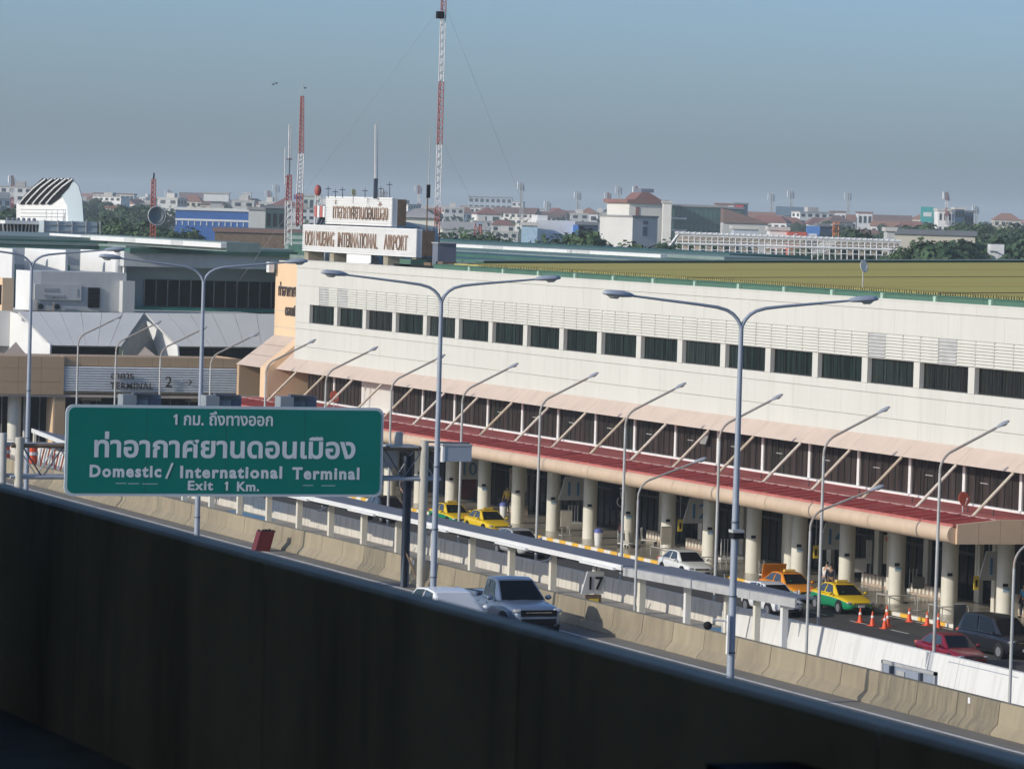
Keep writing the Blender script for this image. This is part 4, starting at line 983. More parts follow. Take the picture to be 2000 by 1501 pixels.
MB().bx((0,-2.0,1.38),(1.35,.06,.75),0,rx=R(-15)).build('boot_lid', TORA, t)
put(make_car('sedan','taxi','all yellow taxi in front of a yellow and green one','taxi',TYEL,TYEL,GT,taxi=True),98.2,251.4)
put(make_car('sedan','taxi','yellow and green taxi farthest down the kerb behind a yellow taxi','taxi',TYEL,TGRN,GT,taxi=True),98.0,257.2)
put(make_car('sedan','white_sedan','white sedan parked at the kerb below door sign 12','car',paint('pearl_white',(.74,.75,.72))),98.3,221.2)
put(make_car('suv','white_suv','white car with dark windscreen seen under the walkway roof','car',paint('white_car_paint',(.78,.79,.80))),93.7,199.9)
t = put(make_car('sedan','red_sedan','dark red sedan behind the white wall at lower right','car',paint('car_red',(.20,.008,.02)),plate=False),91.5,175.9)
MB().bx((-.48,.62,1.10),(.12,.01,.08),0,rx=R(-30)).build('sticker', WHITE, t); MB().bx((-.46,.72,1.04),(.1,.01,.06),0,rx=R(-30)).build('sticker', WHITE, t)
put(make_car('mpv','black_van','black people carrier at the right edge beside the kerb','van',paint('car_black',(.012,.012,.016)),side_glass=CGLASS),96.0,179.9,R(4))
put(make_car('suv','grey_car','grey car roof half hidden behind the walkway roof','car',paint('car_grey',(.42,.43,.42))),93.6,234.5)
put(make_car('suv','dark_car','dark car half hidden behind right end of green sign','car',paint('car_dark',(.015,.016,.02))),95.0,261.0)
def on_toll(t): t.location.z = 6.2; return t
PSIL = paint('pickup_silver_blue',(.17,.22,.30),.35)
t = on_toll(put(make_car('pickup','pickup_truck','silver blue pickup truck on the tollway, driver side lit','pickup truck',PSIL,plate=False),52.75,132.9))
MB().box(-.80,.80,-2.55,-.72,1.0,1.19).build('load_bed', BLACK, t)
for s in (-1,1): MB().box(s*.90-.04,s*.90+.04,-2.6,-.66,1.14,1.24).build('bed_rail', PSIL, t)
MB().bx((0,2.62,.58),(1.2,.08,.16)).build('lower_grille', BLACKP, t)
MB().bx((0,2.60,.84),(1.25,.1,.2)).build('grille_mesh', BLACKP, t)
WSK = mat('painted_sky_windscreen',(.50,.53,.55),.1,.05,spec=.8)  # pale base colour paints a sky reflection on the glass
on_toll(put(make_car('suv','white_suv','white car with a sky reflection painted on its windscreen beside the pickup truck','car',paint('tollway_white',(.80,.81,.82)),ws=WSK),49.75,130.6))
# ------------------------------------------------------------------ people
def skin_mesh(nm, verts, edges, radii, m, parent, lev=1):
    me = bpy.data.meshes.new(nm); me.from_pydata(verts, edges, []); me.materials.append(m)
    o = inst(me, nm, parent)
    o.modifiers.new('skin','SKIN'); sd_ = o.modifiers.new('sub','SUBSURF'); sd_.levels = lev; sd_.render_levels = lev
    for i,r in enumerate(radii): me.skin_vertices[0].data[i].radius = r if isinstance(r,tuple) else (r,r)
    me.skin_vertices[0].data[0].use_root = True
    me.polygons.foreach_set('use_smooth',[True]*len(me.polygons))
    return o
def person(x, y, z, rz, label, shirt, trousers, hair, lean=0.0, arm=.12, stride=.12, sleeve=True, legs=True):
    t = thing('person', label, 'person', (x,y,z), None, world=False); t.rotation_euler[2] = rz
    l = lean
    J = {'pel':(0,0,.95),'sp':(0,l*.4,1.18),'ch':(0,l*.8,1.38),'nk':(0,l,1.52),'hd':(0,l+.02,1.63),'tp':(0,l+.03,1.74)}
    V = [J[k] for k in ('pel','sp','ch','nk','hd','tp')]; Ed = [(0,1),(1,2),(2,3),(3,4),(4,5)]; Ra = [(.15,.11),(.135,.10),(.165,.11),.055,(.085,.10),.06]
    for s in (-1,1):
        i = len(V)
        V += [(s*.20,l*.8,1.42),(s*.25,l*.8+arm*.3,1.15),(s*.24,l*.8+arm*1.4,.92),(s*.235,l*.8+arm*1.7,.82)]
        Ed += [(2,i),(i,i+1),(i+1,i+2),(i+2,i+3)]; Ra += [.06,.046,.034,.038]
        for k in range(4): V.append((s*(.215+.014*k),l*.8+arm*1.85+.004*k,.745-.006*(1-abs(k-1.5)))); Ed.append((i+3,len(V)-1)); Ra.append(.010)
        V.append((s*.19,l*.8+arm*1.9,.79)); Ed.append((i+3,len(V)-1)); Ra.append(.012)
        i = len(V); f = stride*s
        V += [(s*.10,0,.88),(s*.11,f*.6+.02,.49),(s*.11,f,.09),(s*.12,f+.16,.045)]
        Ed += [(0,i),(i,i+1),(i+1,i+2),(i+2,i+3)]; Ra += [.085,.058,.042,.04]
    skin_mesh('body',V,Ed,Ra,SKIN,t)
    TV = [J['pel'],J['sp'],J['ch'],(0,l*.95,1.46)]; TE = [(0,1),(1,2),(2,3)]; TR = [(.165,.125),(.15,.115),(.18,.125),(.09,.08)]
    for s in (-1,1):
        i = len(TV); TV += [(s*.20,l*.8,1.42),(s*.25,l*.8+arm*.3,1.15)]; TE += [(2,i),(i,i+1)]; TR += [.075,.06]
        if sleeve: TV.append((s*.24,l*.8+arm*1.3,.94)); TE.append((i+1,i+2)); TR.append(.047)
    skin_mesh('shirt',TV,TE,TR,shirt,t)
    LV = [(0,0,1.0),(0,0,.93)]; LE = [(0,1)]; LR = [(.15,.115),(.16,.12)]
    for s in (-1,1):
        i = len(LV); f = stride*s
        LV += [(s*.10,0,.86),(s*.11,f*.6+.02,.49),(s*.11,f,.10)]; LE += [(1,i),(i,i+1),(i+1,i+2)]; LR += [.098,.072,.058]
        MB().ell((s*.12,f+.06,.05),(.05,.14,.055)).build('shoe',BLACK,t,smooth=True)
    skin_mesh('trousers',LV,LE,LR,trousers,t)
    MB().ell((0,l+.0,1.69),(.092,.108,.09)).build('hair',hair,t,smooth=True)
    MB().ell((0,l+.115,1.63),(.014,.02,.022),0,8,5).build('nose',SKIN,t,smooth=True)
    for s in (-1,1): MB().ell((s*.033,l+.10,1.655),(.012,.008,.009),0,8,5).build('eye',BLACK,t); MB().ell((s*.088,l+.02,1.64),(.014,.03,.035),0,8,5).build('ear',SKIN,t,smooth=True)
    return t
CB = mat('cloth_black',(.012,.013,.018),.85); CN = mat('cloth_navy',(.015,.022,.04),.85); CW = mat('cloth_white',(.62,.60,.56),.85)
CBL = mat('cloth_blue',(.05,.27,.50),.85); CG = mat('cloth_grey',(.13,.13,.14),.85); HAIR = mat('hair_black',(.008,.007,.006),.6)
person(100.35,206.9,.18,R(150),'person in dark suit seen from behind beside the orange taxi',CN,CB,HAIR,lean=.12)
person(100.5,208.0,.18,R(-60),'person in white shirt leaning behind the man in dark suit',CW,CG,HAIR,lean=.22,arm=.2)
person(100.9,273.6,.18,R(160),'person in black clothes standing on the kerb by the gantry truss',CB,CB,HAIR)
person(101.3,275.4,.18,R(200),'person in black shirt half hidden behind the dark gantry post',CG,CB,HAIR)
person(105.6,195.2,.18,R(100),'person in bright blue shirt at the far right edge under sign 15',CBL,CN,HAIR,sleeve=False)
person(105.2,266.0,.18,R(120),'person in yellow vest near the door below sign 10',mat('cloth_yellow',(.60,.42,.03),.85),CB,HAIR)
person(106.0,229.2,.18,R(90),'person in grey walking by the glass right of door sign 12',CG,CB,HAIR)
# ------------------------------------------------------------------ things on the pavement and the road
cm_ = MB().tube([(0,0,.03),(0,0,.72)],[.135,.028],16).mesh('cone_body',CONEO,smooth=40)
cb_ = MB().box(-.19,.19,-.19,.19,0,.035).mesh('cone_base',CONEO)
cs_ = MB().tube([(0,0,.40),(0,0,.52)],[.088,.068],16).mesh('reflective_band',WHITE)
CL = ['in front of the green taxi number plate','second from the left, in front of the yellow taxi','nearest the white wall, front of the near pair','just behind the nearest cone, taller','beside the yellow kerb left of the grey lamp pole','second along the yellow kerb','half hidden behind the grey lamp pole base','hidden behind the lamp pole beside the kerb']
for (x,y),l in zip([(96.42,195.3),(96.31,193.7),(96.3,192.3),(97.0,193.4),(98.6,196.7),(99.26,195.5),(99.3,193.6),(99.4,192.6)],CL):
    c = thing('traffic_cone','orange traffic cone '+l,'traffic cone',(x,y,0),'orange traffic cones on the frontage road',world=False)
    inst(cm_,'cone_body',c); inst(cb_,'cone_base',c); inst(cs_,'reflective_band',c); c.rotation_euler[2] = random.random()
def stand(x,y,z,label,w_,h,zb,m,name='notice_board',cat='sign',rz=0,base=True):
    t = thing(name,label,cat,(x,y,z),None,world=False); t.rotation_euler[2] = rz
    MB().bx((0,0,zb+h/2),(w_,.06,h)).build('board',m,t)
    MB().box(-w_/2,w_/2,-.045,-.03,zb+h-.05,zb+h).build('top_trim',GREYM,t)
    for s in (-1,1): MB().tube([(s*w_*.35,.02,0),(s*w_*.35,.02,zb)],.02,6).build('leg',GREYM,t)
    if base: MB().box(-w_*.5,w_*.5,-.25,.25,0,.04).build('foot',GREYM,t)
    return t
stand(98.4,188.4,0.0,'tall dark grey standing board on the kerb by the black van',.62,1.35,.25,mat('board_charcoal',(.05,.05,.045),.6),rz=R(-10))
stand(101.6,231.6,.18,'beige notice board on two legs left of door sign 12',.62,1.05,.75,mat('board_beige',(.58,.53,.44),.6))
stand(101.9,247.6,.18,'beige notice board between the columns below door sign 11',.75,1.0,.55,mat('board_beige',(.58,.53,.44),.6))
stand(103.6,253.5,.18,'white board with printed rows between two pale columns',.55,1.3,.5,WHITE)
stand(106.9,215.7,.18,'narrow white queue sign on a post below sign 14',.32,1.3,1.0,WHITE)
stand(104.2,211.5,.18,'large white board behind the man in dark suit',.95,.75,.9,WHITE)
stand(104.3,194.3,.18,'plain beige panel by the last pale column on the right',.9,1.25,.05,mat('board_beige',(.58,.53,.44),.6))
t = thing('round_sign','dark rounded standing sign on a thin post right of the cones','sign',(101.5,199.0,.18),None,world=False)
MB().prism(rrect(-.34,.34,1.15,1.78,.1),'y',-.02,.02).build('plate',mat('board_charcoal',(.05,.05,.045),.6),t); MB().tube([(0,.03,0),(0,.03,1.5)],.022,6).build('post',GREYM,t); MB().ell((0,.03,.03),(.28,.28,.03)).build('foot',GREYM,t)
def bin_(x,y,label,m):
    t = thing('litter_bin',label,'bin',(x,y,.18),None,world=False)
    MB().tube([(0,0,0),(0,0,.75)],[.2,.26],14).build('tub',WHITE,t,smooth=40); MB().tube([(0,0,.75),(0,0,.9),(0,0,1.0)],[.28,.26,.15],14).build('lid',m,t,smooth=40)
bin_(101.0,240.3,'white litter bin with blue lid behind a lamp pole',mat('bin_blue',(.10,.13,.38),.5)); bin_(103.4,262.0,'white litter bin with blue lid behind the yellow taxi',mat('bin_blue',(.10,.13,.38),.5))
def trolley(x,y,rz,label):
    t = thing('luggage_trolley',label,'trolley',(x,y,.18),'luggage trolleys under the canopy',world=False); t.rotation_euler[2] = rz
    MB().tube([(-.28,.45,.25),(-.28,.5,1.0),(.28,.5,1.0),(.28,.45,.25)],.022,6).build('handle',GREYM,t)
    MB().bx((0,0,.25),(.6,.95,.05)).build('platform',WHITE,t); MB().bx((0,.46,.62),(.5,.03,.45)).build('back_panel',GREYD,t)
    for a in (-.26,.26):
        for b in (-.38,.4): MB().tube([(a-.02,b,.08),(a+.02,b,.08)],.08,10).build('wheel',BLACK,t)
    return t
trolley(101.6,217.3,R(35),'luggage trolley alone on the pavement left of the orange taxi')
for k,(x,y,rz,l) in enumerate(((102.0,238.3,20,'beside the blue lidded bin'),(104.6,240.9,60,'with white load near the glass left of sign 12'),(106.3,224.0,10,'by the planter behind the white sedan'),(105.2,189.0,40,'behind the last column at right'))): trolley(x,y,R(rz),'luggage trolley '+l)
def rack(x,y,n,label):
    t = thing('barrier_posts',label,'queue posts',(x,y,.18),None,world=False)
    for i in range(n): MB().tube([(i*.23,i*.05,0),(i*.23,i*.05,1.25)],.03,6).build('post',WHITE,t)
    MB().bx((n*.115,n*.02,.1),(n*.24,.35,.16)).build('base',WHITE,t)
rack(104.2,229.5,6,'row of white queue posts below door sign 12'); rack(106.2,209.3,3,'three white queue posts left of the fifth column'); rack(106.0,196.0,4,'four white queue posts right of the round dark sign'); rack(105.5,256.0,4,'four white queue posts between the far columns')
t = thing('motorcycle','parked motorcycle with white top box by the glass front below sign 11','motorcycle',(105.2,246.3,.18),None,world=False)
for y in (-.6,.6): MB().tube([(-.05,y,.3),(.05,y,.3)],.3,16).build('wheel',BLACK,t)
MB().loft([[(x*a,y,z0+(z1-z0)*(.5+.5*b)) for a,b in ((-1,-1),(1,-1),(1,1),(-1,1))] for y,x,z0,z1 in ((-.75,.08,.55,.7),(-.3,.16,.4,.8),(.2,.12,.35,.6),(.5,.1,.4,.95),(.62,.06,.6,1.0))]).build('fairing',DRED,t)
MB().ell((0,-.75,.95),(.22,.22,.2)).build('top_box',WHITE,t,smooth=True); MB().tube([(-.33,.5,1.02),(0,.55,.98),(.33,.5,1.02)],.02,6).build('handlebar',BLACK,t)
# hanging door numbers
for num,x,y,l in (('10',103.7,269.6,'blue 10 beside the grey box sign'),('11',103.35,250.4,'blue 11 left of the wheelchair sign'),('12',103.6,231.8,'blue 12 above the white sedan'),('14',103.5,213.3,'blue 14 above the orange taxi'),('15',103.5,194.6,'blue 15 at the far right under the canopy end')):
    t = thing('door_number_sign','grey hanging door sign with '+l,'sign',(x,y,2.2),'hanging door number signs')
    trap_sign(t,x-.85,x+.85,y,2.15,3.62,num,.42)
    for q in (-.3,.6): MB().tube([(x+q,y+.06,3.6),(x+q,y+.06,4.72)],.025,6).build('hanger',GREYM,t)
    if num in ('10','14','15','12'):
        u = thing('yellow_door_sign','small yellow sign '+{'10':'beside the dark red advert panel at the far doors','12':'hanging above the white sedan','14':'hanging above the orange taxi','15':'under the canopy at the far right'}[num],'sign',(x-1.1,y,1.6)); MB().box(x-1.28,x-1.0,y-.3,y-.24,1.7,2.4).build('plate',YELS,u); MB().box(x-1.2,x-1.08,y-.31,y-.3,1.85,2.2).build('pictogram',BLACKP,u); MB().tube([(x-1.14,y-.27,2.4),(x-1.14,y-.27,4.72)],.02,6).build('hanger',GREYM,u)
t = thing('wheelchair_sign','dark hanging sign with white wheelchair symbol right of sign 11','sign',(103.9,243.6,2.2))
MB().box(103.2,104.7,243.6,243.72,2.0,3.9).build('board',mat('sign_night',(.02,.02,.05),.5),t)
MB().tube([(103.95,243.66,3.9),(103.95,243.66,4.72)],.03,6).build('hanger',GREYM,t)
m = MB(); yb = 243.58
m.tube([(103.85+.3*math.cos(R(a)),yb,2.55+.3*math.sin(R(a))) for a in range(130,381,20)],.035,6).tube([(103.78,yb,3.2),(103.82,yb,2.75),(104.12,yb,2.75),(104.28,yb,2.4),(104.4,yb,2.42)],.04,6).tube([(103.79,yb,3.02),(104.08,yb,3.02)],.03,6).ell((103.77,yb,3.36),(.085,.03,.085)); m.build('wheelchair_symbol',WHITE,t)
for x,y,l in ((105.0,263.6,'left of the third pale column'),(105.0,208.9,'above the queue posts right of sign 14')):
    t = thing('hanging_poster','hanging poster with red heading and black drawing '+l,'poster',(x,y,2)); MB().box(x-.6,x+.6,y,y+.05,1.75,3.3).build('board',mat('poster_cream',(.60,.56,.47),.6),t); MB().box(x-.5,x+.5,y-.01,y,2.95,3.2).build('heading',SATRED,t)
    MB().tube([(x-.1,y-.01,2.0),(x,y-.01,2.15),(x+.1,y-.01,2.05),(x+.25,y-.01,2.2),(x+.35,y-.01,2.0)],.035,5).build('drawing',BLACK,t); MB().tube([(x,y+.02,3.3),(x,y+.02,4.72)],.02,6).build('hanger',GREYM,t)
t = thing('advert_panel','dark red and blue advertising panel behind the grey box sign','poster',(105.3,272,1)); MB().box(104.9,106.6,275.3,275.4,.5,3.9).build('board',mat('advert_red',(.12,.03,.03),.5,.5,1.2),t)
for k in range(4): MB().box(105.2,106.2,275.27,275.3,2.2+k*.35,2.4+k*.35).build('print_band',BLUEP if k%2 else GREYM,t)
# satellite dishes
def dish(loc, r, m, label, cat, tilt, az, mast_z):
    t = thing('satellite_dish',label,cat,loc,None,world=False)
    D = MB(); Q = Matrix.Rotation(az,4,'Z') @ Matrix.Rotation(tilt,4,'X'); S = []
    for i in range(6):
        a = i/5; S.append([Q @ Vector((r*a*math.cos(th),-.0+r*.22*(a*a-1)*-1-.0,r*a*math.sin(th))) if i else Q @ Vector((.002*math.cos(th),r*.22,.002*math.sin(th))) for th in [2*math.pi*k/22 for k in range(22)]])
    vs = [p+Vector((0,0,mast_z)) for q in S for p in q]; n = 22
    fs = [(i*n+j,i*n+(j+1)%n,(i+1)*n+(j+1)%n,(i+1)*n+j) for i in range(5) for j in range(n)]
    me = bpy.data.meshes.new('reflector'); me.from_pydata(vs,[],fs); me.materials.append(m); me.shade_smooth()
    o = inst(me,'reflector',t); o.modifiers.new('thick','SOLIDIFY').thickness = .02
    e = Q @ Vector((0,-r*.65,-r*.1))+Vector((0,0,mast_z))
    MB().tube([Q @ Vector((0,0,-r*.95))+Vector((0,0,mast_z)),e],.02,5).ell(tuple(e),(.05,.05,.05),0,8,5).build('feed_arm',GREYM,t)
    MB().tube([(0,.1,0),(0,.1,mast_z)],.035,8).build('mast',GREYM,t)
    return t
dish((101.9,207.3,16.3),.33,WHITE,'white satellite dish on a thin mast on the olive roof edge','satellite dish',R(-12),R(25),1.35)
dish((98.0,187.6,6.0),.36,SATRED,'red round satellite dish on the red canopy at right','satellite dish',R(-12),R(15),.75)
dish((98.3,281.2,6.0),.42,SATRED,'red round satellite dish above the green sign on the far canopy','satellite dish',R(-12),R(25),1.0)
# drooping palm at the lower right corner
t = thing('palm','small palm with drooping leaves at the lower right edge','palm',(87.3,158.3,0),None)
MB().tube([(87.3,158.3,0),(87.3,158.3,1.9)],[.09,.06],8).build('trunk',TRUNK,t)
for i in range(16):
    a = 2*math.pi*i/16+random.uniform(-.2,.2); L = random.uniform(.9,1.4); m = MB(); d = Vector((math.cos(a),math.sin(a),0)); s = d.cross(EZ); P0 = Vector((87.3,158.3,1.9)); pts = []
    for k in range(8):
        f = k/7; pts.append(P0+d*(L*f*.75)+EZ*(.45*math.sin(f*2.2)*L-.75*f*f*L))
    for k in range(7):
        for sg in (-1,1):
            wv = .16*math.sin(math.pi*(k+.8)/8); m.add([pts[k],pts[k+1],pts[k+1]+s*sg*wv-EZ*wv*.9,pts[k]+s*sg*wv*.6-EZ*wv*.7],[(0,1,2,3)])
    m.build('frond',LEAF,t)
# three birds in the sky
for k,(px,py,l) in enumerate(((534,165,'left of the pair'),(540,163,'right of the pair'),(596,172,'alone above the lattice mast'))):
    p = at(px,py,420); t = thing('bird','tiny dark flying bird, '+l,'bird',p,'birds flying over the masts',world=False)
    MB().ell((0,0,0),(.09,.22,.07)).build('body',BLACK,t); MB().add([(0,.1,0),(0,-.1,0),(.35,-.05,.22),(-.35,-.05,.22)],[(0,1,2),(0,3,1)]).build('wings',BLACK,t)
# ------------------------------------------------------------------ masts and aerials
def lattice(mb, p0, p1, r0, r1, nb, th=.03, m=0):
    p0, p1 = Vector(p0), Vector(p1); C3 = [Vector((math.cos(a),math.sin(a),0)) for a in (R(80),R(200),R(320))]
    for c in C3: mb.tube([p0+c*r0,p1+c*r1],th,5,m)
    for i in range(nb):
        a,b = i/nb,(i+1)/nb; pa,pb = p0.lerp(p1,a),p0.lerp(p1,b); ra,rb = lerp(r0,r1,a),lerp(r0,r1,b)
        for k in range(3): mb.tube([pa+C3[k]*ra,pb+C3[(k+1)%3]*rb],th*.6,4,m,False); mb.tube([pb+C3[k]*rb,pb+C3[(k+1)%3]*rb],th*.55,4,m,False)
    return mb
def zpix(py, px, y): return P2(px,py,y).z
t = thing('lattice_mast','tall red and white lattice mast behind the cream facade, running out of frame','mast',(107.8,289,16))
for (ya,yb,m) in ((-60,35,MRED),(35,160,MWHT),(160,283,MRED),(283,405,MWHT),(405,486,MRED),(486,524,MWHT)):
    za,zb = zpix(ya,866,289),zpix(yb,862,289)
    lattice(MB(),(108.35,289,zb),(108.35,289,za),.21,.21,max(2,int((za-zb)/.55)),.032).build('mast_section',m,t)
MB().bx((108.1,288.9,zpix(30,866,289)),(.5,.4,.5)).build('equipment_box',BLACKP,t)
m = MB()
for (a,b,c) in ((0,1340,0),):
    pass
top = Vector((108.4,289,zpix(5,868,289))); mid = Vector((108.4,289,zpix(268,866,289)))
for q in (Vector((121,300,16.8)),Vector((97,300,14))): m.tube([top,q],.008,4)
m.tube([mid,Vector((117.5,300,16.7))],.008,4); m.build('guy_wire',STEEL,t)
def whip(name,label,px0,py0,px1,py1,y,r=.05,m=MWHT):
    a,b = P2(px1,py1,y),P2(px0,py0,y); t = thing(name,label,'aerial',a); MB().tube([a,b],[r,r*.6],8).build('rod',m,t); return t,a,b
t,a,b = whip('antenna_pole','pale double whip aerial on a post above the roof sign',733,243,733,360,282,.06)
MB().tube([a+Vector((.16,0,0)),b+Vector((.16,0,.2))],.03,6).build('rod',GREYM,t); MB().box(a.x-.1,a.x+.15,281.9,282.1,20.6,a.z+.4).build('post',DARKST,t)
t,a,b = whip('antenna_pole','thin whip aerial on a dark post right of the roof sign',841,243,837,365,279,.035,GREYM)
MB().tube([a+Vector((-.05,0,-.2)),Vector((a.x-.05,279,16.1))],.05,6).build('post',RUST,t); MB().bx((a.x,279,a.z-.3),(.22,.2,.9)).build('coil_box',BLACKP,t)
t = thing('lattice_mast','narrow mast with two white tube aerials left of the roof sign','mast',(111,330,16))
A = P2(563,455,330); B = P2(565,342,330); lattice(MB(),A-Vector((0,0,1)),P2(563,392,330),.32,.28,7,.04).build('mast_section',MWHT,t); lattice(MB(),P2(563,392,330),B,.26,.2,6,.045).build('mast_section',MRED,t)
for px in (564,568): MB().tube([P2(px,310,330),P2(px+1,243,330)],.05,6).build('aerial_tube',MWHT,t)
MB().tube([B,P2(566,308,330)],.05,6).build('post',DARKST,t); MB().tube([P2(556,360,330),P2(557,288,330)],.04,6).build('aerial_tube',MWHT,t)
MB().tube([P2(557,360,330),P2(563,360,330)],.03,5).tube([P2(557,345,330),P2(563,345,330)],.03,5).tube([P2(565,311,330)-Vector((.25,0,0)),P2(565,311,330)+Vector((.25,0,0))],.04,5).build('bracket',MRED,t)
t = thing('lattice_mast','red topped pale lattice mast behind the two white tube aerials','mast',(112,360,16))
lattice(MB(),P2(584,440,360),P2(585,378,360),.32,.32,6,.05).build('mast_section',MRED,t); lattice(MB(),P2(585,378,360),P2(588,300,360),.30,.26,9,.045).build('mast_section',MWHT,t); lattice(MB(),P2(588,300,360),P2(590,188,360),.24,.16,14,.04).build('mast_section',MRED,t)
MB().tube([P2(590,188,360),P2(591,160,360)],.025,5).build('spike',GREYM,t)
# aerials standing on the sign
for i,(px,h,l) in enumerate(((641,22,'leftmost'),(655,16,'second from left'),(669,20,'third from left'),(713,18,'left of the tall whip'),(744,22,'right of the tall whip'),(752,14,'second right of the tall whip'),(761,30,'rightmost'))):
    t,a,b = whip('rod_aerial','short dark rod aerial on top of the roof sign, '+l,px,385-h,px,386,283.5+0*px,.035,DARKST); t['group'] = 'rod aerials on the roof sign'
    MB().tube([b-Vector((.2,0,.2)),b+Vector((.2,0,-.2))],.025,5).build('crossbar',DARKST,t)
p = P2(691,376,284); dish((p.x,284,p.z-.75),.26,mat('dish_yellow',(.60,.55,.30),.5),'small yellowish dish on top of the roof sign','satellite dish',R(-10),R(30),.75)
t = thing('red_beacon','red domed beacon tank on a white lattice stand left of the sign','beacon',P2(621,445,300)); p = P2(621,372,300); MB().ell(p,(.26,.26,.42),0,12,8).build('dome',MRED,t,smooth=True); lattice(MB(),P2(621,445,300),P2(621,382,300),.3,.22,5,.04).build('stand',MWHT,t)
t = thing('antenna_cluster','cluster of white cell aerials on the top right of the roof sign','aerial',P2(742,386,283))
for k,px in enumerate((737,742,748,754)): MB().tube([P2(px,386,283),P2(px,370+3*(k%2),283)],.07,6).build('panel_aerial',MWHT if k%2 else GREYM,t)
# red and white mast with big round dish, left
t = thing('dish_mast','red and white post carrying a big round grey dish by the trees','mast',P2(299,475,400))
lattice(MB(),P2(298,478,400),P2(299,430,400),.28,.28,6,.05).build('mast_section',MRED,t); lattice(MB(),P2(299,405,400),P2(300,350,400),.25,.22,6,.05).build('mast_section',MRED,t); MB().tube([P2(300,350,400),P2(301,338,400)],.08,6).build('lamp_post',BLACKP,t)
p = P2(304,421,398.5); S = []
for i in range(6): a = i/5; S.append([(p.x+.82*max(a,.01)*math.cos(2*math.pi*k/24),p.y-.35*a*a,p.z+.86*max(a,.01)*math.sin(2*math.pi*k/24)) for k in range(24)])
o = MB().loft(S,caps=False).build('reflector',mat('dish_grey',(.16,.18,.19),.5),t,smooth=True); o.modifiers.new('thick','SOLIDIFY').thickness = .05
MB().tube([(p.x+.86*math.cos(2*math.pi*k/24),p.y-.36,p.z+.9*math.sin(2*math.pi*k/24)) for k in range(25)],.035,5).build('rim',WHITE,t)
# ------------------------------------------------------------------ the town beyond the airport
def gz(d): return min(12.5, max(0.0,(d-480)/1120*12.5))
far = [at(px,413,d) for d in (480,) for px in (-600,2600)]
v = []; f = []
for i,d in enumerate((480,700,900,1200,1600,9000)):
    for px in (-1500,500,1500,3500):
        p = at(px,420,d); v.append((p.x,p.y,gz(d)))
for i in range(5):
    for j in range(3): f.append((i*4+j,i*4+j+1,(i+1)*4+j+1,(i+1)*4+j))
struct('far_terrain', MB().add(v,f), mat('far_ground',(.075,.10,.045),.95,.35,.01))
CW_ = [mat('town_wall_%d'%i,c,.7,.08,.1) for i,c in enumerate([(.72,.69,.62),(.60,.57,.50),(.66,.60,.48),(.50,.50,.48),(.76,.74,.71),(.62,.52,.42),(.45,.50,.55)])]
CR_ = [mat('town_roof_%d'%i,c,.7,.15,.1) for i,c in enumerate([(.24,.105,.08),(.30,.15,.10),(.19,.12,.10),(.26,.26,.26),(.40,.38,.35),(.18,.19,.21),(.52,.50,.46)])]
WIN = mat('town_window',(.035,.045,.055),.3,.3,.5); BAND = mat('town_band',(.30,.32,.33),.6)
VIEW = YAW
def house_proto(k, W, D, H, rf, wm, rm, floors):
    t = {}
    b = MB().box(-W/2,W/2,-D/2,D/2,0,H)
    t['walls'] = b.mesh('walls',wm)
    o = .5
    if rf == 'hip':
        r = MB().add([(-W/2-o,-D/2-o,H),(W/2+o,-D/2-o,H),(W/2+o,D/2+o,H),(-W/2-o,D/2+o,H),(-W/2+D*.35,0,H+D*.28),(W/2-D*.35,0,H+D*.28)],[(0,1,5,4),(1,2,5),(2,3,4,5),(3,0,4),(3,2,1,0)])
    elif rf == 'gable':
        r = MB().prism([(-D/2-o,H),(D/2+o,H),(0,H+D*.30)],'x',-W/2-o,W/2+o)
    else:
        r = MB().box(-W/2-.2,W/2+.2,-D/2-.2,D/2+.2,H,H+.5).box(-W*.2,W*.1,-D*.2,D*.2,H+.5,H+2.4)
    t['roof'] = r.mesh('roof',rm)
    m = MB(); n = max(2,int(W/3))
    for fl in range(floors):
        z = 1.2+fl*(H/floors)
        for i in range(n): m.box(-W/2+W*(i+.2)/n,-W/2+W*(i+.75)/n,-D/2-.06,-D/2,z,z+H/floors*.45)
        for i in range(2): m.box(-W/2-.06,-W/2,-D/2+D*(i+.2)/2,-D/2+D*(i+.7)/2,z,z+H/floors*.45)
    t['windows'] = m.mesh('windows',WIN)
    return t
PROT = []
specs = [(11,9,7.5,'hip',0,0,2),(14,9,8.5,'gable',4,1,2),(9,9,9.5,'flat',3,6,3),(22,10,9,'gable',0,2,3),(12,11,11,'hip',2,1,3),(16,12,12,'flat',4,4,4),(26,14,7,'gable',1,4,1),(10,10,8,'hip',5,2,2),(13,9,8,'gable',6,3,2),(18,11,8,'hip',4,0,2)]
NM = ['small cream house with red hip roof','white house with orange gable roof','grey flat roofed town block','long cream terrace with brown gable roof','tan house with orange hip roof','white four storey flat block','broad shed with pale sheet roof','tan house with dark brown hip roof','grey blue house with grey gable roof','wide white villa with red hip roof']
for k,s in enumerate(specs): PROT.append(house_proto(k,s[0],s[1],s[2],s[3],CW_[s[4]],CR_[s[5]],s[6]))
rnd = random.Random(11)
cnt = [0]*10
def place_house(k, p, rz, sc=1.0):
    side = 'left' if p[0] < 900*math.tan(YAW) else 'right'
    t = thing('house', NM[k], 'house', (p[0],p[1],p[2]), NM[k]+', copies in the far town', world=False)
    t.rotation_euler[2] = rz
    t.scale = (sc,sc,sc)
    for nm,me in PROT[k].items(): inst(me,nm,t)
n_h = 0
